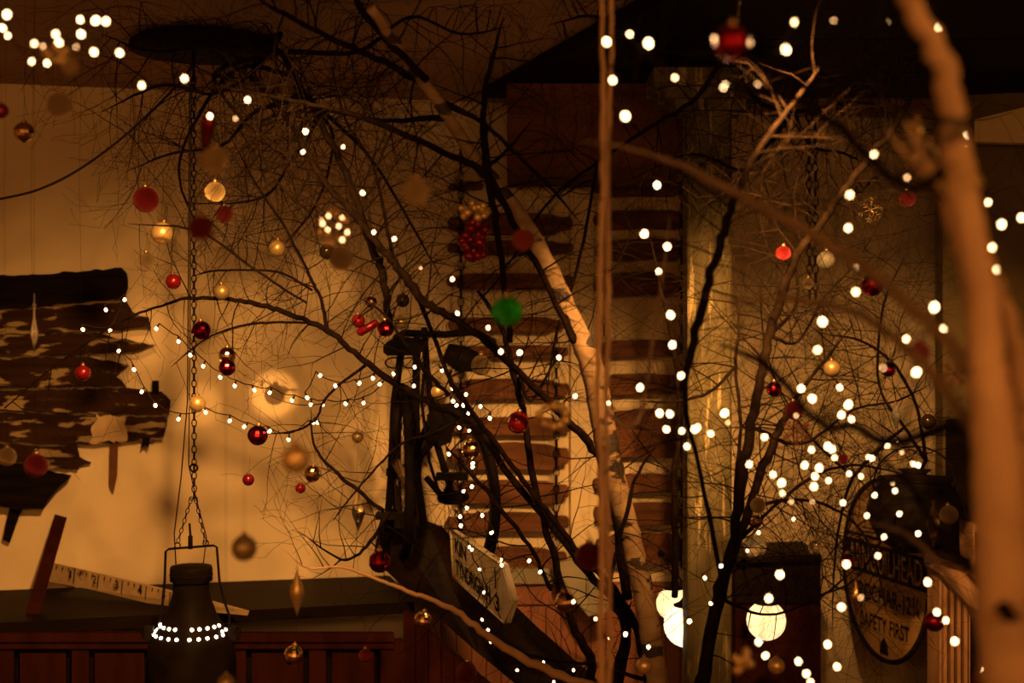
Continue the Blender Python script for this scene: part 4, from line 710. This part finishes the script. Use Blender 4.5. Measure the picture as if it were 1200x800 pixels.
BL = [
 (171, 234, 15, 3.6, 'redglit', 'largest red glitter bauble on the wall side of the chain'),
 (190, 273, 13, 3.6, 'gold', 'satin gold bauble below the red glitter one near the chain'),
 (235, 267, 15, 1.75, 'redglit', 'blurred red bauble hanging in front of the chain'),
 (263, 251, 10, 3.6, 'maroon', 'small dark red glitter bauble just past the chain'),
 (170, 307, 11, 3.6, 'brown', 'pale gold glass bauble above the weathered boards corner'),
 (203, 330, 9, 3.6, 'red', 'small glossy red bauble above the branch near the boards'),
 (260, 342, 9, 3.6, 'olivegold', 'small dark gold bauble resting above the thick branch'),
 (236, 387, 11, 3.6, 'redmosaic', 'sparkling red bauble hanging beside the chain under the branch'),
 (231, 473, 10, 3.65, 'gold', 'gold bauble against the glowing wall patch on the chain'),
 (302, 510, 12, 3.7, 'redmosaic', 'mirrored red bauble at the lower fairy light wire'),
 (291, 562, 7, 3.7, 'red', 'tiny red bauble low on the bright wall'),
 (352, 572, 6, 3.7, 'red', 'tiny red bauble under the mosaic gold bauble'),
 (347, 538, 17, 1.8, 'gold', 'large blurred gold bauble over the bright wall'),
 (366, 555, 10, 3.3, 'mosaic', 'mirrored gold bauble touching the blurred gold one'),
 (344, 768, 12, 3.5, 'mosaic', 'mirror-tiled gold bauble hanging before the cabinet under the spindle'),
 (428, 768, 8, 3.6, 'redglit', 'small dim red bauble hanging before the cabinet'),
 (496, 727, 11, 3.5, 'mosaic', 'mirror-tiled gold bauble hanging from the low pale branch'),
 (445, 658, 13, 3.5, 'redmosaic', 'mirrored red bauble at the cabinet top edge by the bicycle'),
 (420, 376, 8, 3.5, 'red', 'small plain red bauble beside the red baton near the saddle'),
 (452, 385, 10, 3.4, 'redmosaic', 'dark red sparkling bauble just above the bicycle saddle'),
 (472, 352, 8, 3.6, 'darkball', 'small black bauble above the handlebar'),
 (435, 354, 7, 3.6, 'mosaic', 'tiny mirrored gold bauble above the plain red one'),
 (470, 378, 8, 3.8, 'olivegold', 'dull gold bauble beside the sparkling red one at the saddle'),
 (325, 291, 10, 3.6, 'olivegold', 'olive gold bauble alone among the upper twigs'),
 (383, 295, 9, 3.4, 'darkball', 'small brown bauble tucked beside the gold glitter bauble'),
 (400, 303, 14, 2.6, 'goldglit', 'gold glitter bauble under the gold bead cluster'),
 (419, 512, 7, 4.3, 'olivegold', 'tiny brown bauble near the wall beside the bicycle'),
 (514, 459, 9, 3.5, 'gold', 'satin gold bauble in the fairy lights at the bicycle'),
 (552, 527, 11, 3.5, 'mosaic', 'mirrored copper bauble among the lights over the wheel'),
 (564, 428, 12, 3.7, 'brown', 'silver-brown glitter bauble over the upper slats'),
 (613, 281, 13, 2.3, 'pink', 'pink red bauble with gold cap on the birch trunk'),
 (690, 652, 16, 2.6, 'redglit', 'red glitter bauble in front of the lower slats'),
 (755, 780, 10, 3.3, 'gold', 'satin gold bauble before the birch trunk base'),
 (662, 705, 12, 3.2, 'mosaic', 'glinting clear gold bauble over the dado'),
 (858, 50, 21, 1.65, 'redmosaic', 'big dark red bauble under the soffit with gleaming spots'),
 (918, 297, 9, 3.1, 'redglit', 'small red bauble on the dark slender stem'),
 (1022, 334, 13, 3.2, 'redmosaic', 'faceted red bauble in the upper twigs beside the pier'),
 (1064, 233, 10, 3.4, 'maroon', 'brown glitter bauble with pointed cap high by the pier'),
 (968, 305, 11, 3.4, 'glass', 'clear glass bauble behind the blurred diagonal branch'),
 (947, 332, 7, 3.9, 'brown', 'tiny brown bauble at the end of the rusty chain'),
 (1041, 433, 9, 2.9, 'redmosaic', 'small mirrored red bauble by a blurred light near the pier'),
 (1077, 413, 13, 1.9, 'pink', 'blurred pink red bauble nearest the olive pier'),
 (907, 456, 9, 3.3, 'redmosaic', 'half-lit faceted red bauble over the forked stem'),
 (931, 481, 11, 3.1, 'maroon', 'brownish red bauble directly above the snowflake'),
 (988, 538, 6, 3.3, 'maroon', 'tiny maroon glitter bauble inside the knot of lights'),
 (1088, 494, 9, 3.6, 'darkball', 'dark maroon glossy bauble beside the pier edge'),
 (975, 432, 10, 3.3, 'olivegold', 'dull olive bauble behind the blurred branch by the lights'),
 (1112, 603, 11, 3.3, 'brown', 'flat silver glitter bauble in front of the black pot'),
 (955, 641, 8, 3.4, 'glass', 'small clear bauble above the mahogany cupboard'),
 (993, 657, 9, 3.0, 'redmosaic', 'mirrored red bauble at the rim of the oval sign'),
 (910, 780, 10, 3.2, 'gold', 'gold bauble hanging before the mahogany cupboard'),
 (888, 592, 9, 3.3, 'brown', 'brown glitter bauble beside the post above the mirrored one'),
 (885, 611, 8, 3.4, 'mosaic', 'small mirrored dark bauble beside the post'),
 (885, 640, 14, 4.2, 'glass', 'large pale clear bauble above the cupboard top beside the post'),
 (1095, 728, 12, 2.9, 'redmosaic', 'dark red mirrored bauble over the oak cupboard upright'),
 (1150, 796, 10, 2.6, 'redglit', 'red bauble low on the oak cupboard door'),
 (1140, 215, 13, 1.55, 'olivegold', 'blurred brown gold bauble hanging before the pale trunk'),
 (547, 787, 12, 3.6, 'maroon', 'dim dark red bauble under the low pale branch'),
 (97, 437, 9, 3.4, 'red', 'red satin bauble hanging before the peeling boards'),
 (42, 546, 14, 3.1, 'redglit', 'red glitter bauble before the ragged lower boards'),
 (8, 535, 11, 3.0, 'goldglit', 'gold glass bauble before the lower boards at the frame edge'),
 (28, 155, 12, 3.1, 'mosaic', 'silver mirrored bauble under the ceiling lights cluster'),
 (1, 130, 9, 2.6, 'red', 'dark red bauble cut off by the frame edge'),
 (70, 124, 15, 2.3, 'goldglit', 'pale gold teardrop bauble glowing beneath the light cluster'),
 (82, 78, 9, 1.7, 'goldglit', 'small blurred gold bauble among the cluster of lights'),
 (252, 225, 12, 3.3, 'goldglit', 'clear gold bauble touching the chain above the red ones'),
 (252, 188, 16, 2.0, 'goldglit', 'blurred pale gold bauble under the red glitter drop'),
 (286, 642, 15, 2.1, 'olivegold', 'blurred bronze bauble over the wall beside the churn lamp'),
 (265, 800, 10, 2.4, 'olivegold', 'blurred bronze bauble at the tin lantern'),
 (488, 224, 16, 1.8, 'goldglit', 'blurred pale gold bauble over the bare wall by the birch'),
 (418, 590, 5, 3.9, 'brown', 'tiny brown glitter bauble above the spindle by the bicycle'),
]
for b in BL: bauble(*b, th=.09 if b[0] in (97, 42, 8, 344, 428, 496) else .04)
# green tin-foil bauble, flattened and lobed
gr = empty('green_bauble', P(594, 365, 2.2), 'only green bauble, shiny and blurred, hanging before the slats', 'bauble', 'round christmas baubles on the branches'); s = 19*2.2/F; gr.scale = (s, s, s*.92)
mb = MB(); mb.lathe(uvs(32, 14), 32); mb.v = [(x*(1-.07*math.cos(8*math.atan2(y, x))), y*(1-.07*math.cos(8*math.atan2(y, x))), z) for x, y, z in mb.v]; mb.build('ball', 'green', gr); link('cap', CAP, gr); hang(gr, 1.35, (CZ-gr.location.z)/s/.92-1.4)
# double bauble
db = empty('double_bauble', P(266, 424, 3.5), 'stacked bauble, gold above and red below, beside the chain', 'bauble'); s = 10*3.5/F; db.scale = (s, s, s)
o = link('upper_ball', getm('mosaic'), db); o.location = (0, 0, .75); o['label'] = 'gold ball'; o = link('lower_ball', getm('redmosaic'), db); o.location = (0, 0, -.65); o['label'] = 'red ball'; o = link('cap', CAP, db); o.location = (0, 0, .7); hang(db, 2, 2)
# ribbed red satin
bauble(607, 495, 13, 3.5, 'ribbed', 'ribbed red satin bauble hanging on the stem over the slats', th=.02)
# lathe shapes
def lathe_orn(name, px, py, hw, hh, Y, prof, m, label, cat, tilt=0, th=1.0):
    root = empty(name, P(px, py, Y), label, cat); s = Y/F; th = th if Y > 2.6 and px != 40 else (CZ-root.location.z-hh*s*1.05)/.04; root.rotation_euler = (0, tilt, 0)
    mb = MB(); mb.lathe([(r*hw*s, z*hh*s) for r, z in prof], 18); mb.build('body', m, root)
    mb = MB(); mb.torus((0, 0, hh*s*1.04), .0035, .0007, (1, 0, 0), (0, 0, 1), 10, 4); mb.build('loop', 'brass', root)
    t = MB(); t.tube([(0, 0, hh*s*1.05), (0, 0, hh*s*1.05+.04*th)], .0003, 4); t.build('hanging_thread', 'thread', root)
SPI = [(.02, -1), (.25, -.75), (.6, -.4), (.9, -.12), (1, .05), (.85, .3), (.5, .6), (.2, .85), (.06, 1)]
DRP = [(.05, -1), (.35, -.85), (.6, -.55), (.85, -.15), (1, .2), (.9, .5), (.6, .75), (.25, .9), (.15, 1)]
lathe_orn('spindle_ornament', 348, 695, 8.5, 27, 3.0, SPI, 'gold', 'pale gold spindle ornament over the cabinet top', 'ornament')
lathe_orn('glitter_spindle', 420, 600, 8, 24, 3.7, SPI, 'brown', 'glittering gold spindle beside the bicycle frame', 'ornament')
lathe_orn('silver_spindle', 1094, 615, 8, 26, 3.2, SPI, 'brown', 'silver glitter spindle in front of the black pot', 'ornament')
lathe_orn('glass_spindle', 1050, 488, 6, 15, 3.4, SPI, 'glass', 'clear glass spindle in the twigs beside the pier', 'ornament')
lathe_orn('gold_spindle', 1003, 700, 5, 22, 3.0, SPI, 'mosaic', 'thin gold spindle glinting over the enamel sign edge', 'ornament')
lathe_orn('glitter_drop', 243, 152, 9, 26, 2.4, DRP, 'redglit', 'red glitter drop ornament hanging next to the chain', 'ornament', .12)
lathe_orn('pale_drop', 1072, 165, 10, 26, 1.75, DRP, 'goldglit', 'blurred pale gold drop beside the leaning trunk', 'ornament', .1)
lathe_orn('red_baton', 431, 384, 5, 14, 3.5, [(.5, -1), (1, -.8), (1, .8), (.5, 1)], 'red', 'red cylindrical baton ornament leaning above the saddle', 'ornament', 1.05, .3)
lathe_orn('glass_icicle', 40, 385, 4.6, 26, 3.0, [(.02, -1), (.6, -.6), (1, -.2), (.7, .1), (.5, .3), (.25, .5), (.1, 1.6)], 'glass', 'clear glass icicle hanging before the upper weathered board', 'ornament')
lathe_orn('amber_drop', 1092, 185, 9, 20, 1.8, DRP, 'goldglit', 'second blurred gold drop just below the pale one', 'ornament', -.15)
# bead clusters
BEAD = {m: (lambda b: b.mesh('bead', m))(sph(True, 10, 7)) for m in ('goldglit', 'red', 'gold')}
def cluster(px, py, Y, rx_, ry_, n, r, m, label, ringed=False):
    root = empty('bead_cluster', P(px, py, Y), label, 'bead cluster', 'clusters of shiny beads'); s = Y/F
    mb = MB(); mb.tube([(0, 0, -ry_*s*.7), (0, 0, ry_*s), (0, 0, (CZ-root.location.z) if Y < 2.7 else ry_*s+.03)], .0003, 4); mb.build('wire', 'thread', root)
    for k in range(n):
        a = 2*math.pi*k/n*1.0+random.uniform(-.2, .2); rr = 1 if ringed else math.sqrt(random.random())
        o = link('bead', BEAD[m[k % len(m)]], root); o.location = (math.cos(a*(1 if ringed else 2.4))*rx_*s*rr, random.uniform(-.012, .012), math.sin(a*(1 if ringed else 2.4))*ry_*s*rr); q = r*s*random.uniform(.8, 1.15); o.scale = (q, q, q)
cluster(390, 266, 2.4, 17, 20, 15, 5, ['gold'], 'blurred gold bead cluster over the wall by the dark branch')
cluster(556, 247, 2.9, 17, 9, 16, 4.5, ['gold'], 'gold bead bunch on top of the red beads by the birch')
cluster(556, 282, 2.9, 16, 22, 30, 6, ['red'], 'glossy red bead bunch hanging before the upper slats')
cluster(648, 487, 2.3, 16, 12, 13, 5, ['gold'], 'blurred ring of gold beads over the slats by the birch', True)
cluster(870, 777, 2.0, 13, 14, 12, 5, ['gold'], 'blurred gold beads hanging between post and cupboard')
cluster(65, 62, 1.9, 12, 10, 8, 4, ['gold'], 'blurred gold beads among the ceiling light cluster')
# snowflakes
def snowflake(px, py, r, Y, label, m='snow', rot=0):
    root = empty('snowflake_ornament', P(px, py, Y), label, 'snowflake', 'glitter snowflakes'); s = r*Y/F
    for k in range(6):
        a = rot+k*math.pi/3; d = Vector((math.cos(a), 0, math.sin(a))); q = Vector((-d.z, 0, d.x)); mb = MB(); mb.tube([d*0, d*s], s*.045, 4, smooth=False)
        for t, l in ((.35, .22), (.58, .32), (.8, .2)):
            for sg in (-1, 1): mb.tube([d*s*t, d*s*(t+l*.6)+q*s*l*sg], s*.04, 4, smooth=False)
        mb.build('arm', m, root)
    mb = MB(); mb.tube([(0, 0, s), (0, 0, s+.04)], .0006, 4); mb.build('hanging_thread', 'cable', root)
snowflake(934, 505, 18, 3.1, 'red brown glitter snowflake in the knot of lights', rot=.5)
snowflake(1118, 438, 17, 2.6, 'dark red snowflake before the olive pier', rot=.2)
snowflake(1020, 246, 16, 3.6, 'brown glitter snowflake high before the plaster', 'brown', rot=.3)
print('twig segments', NSEG[0])
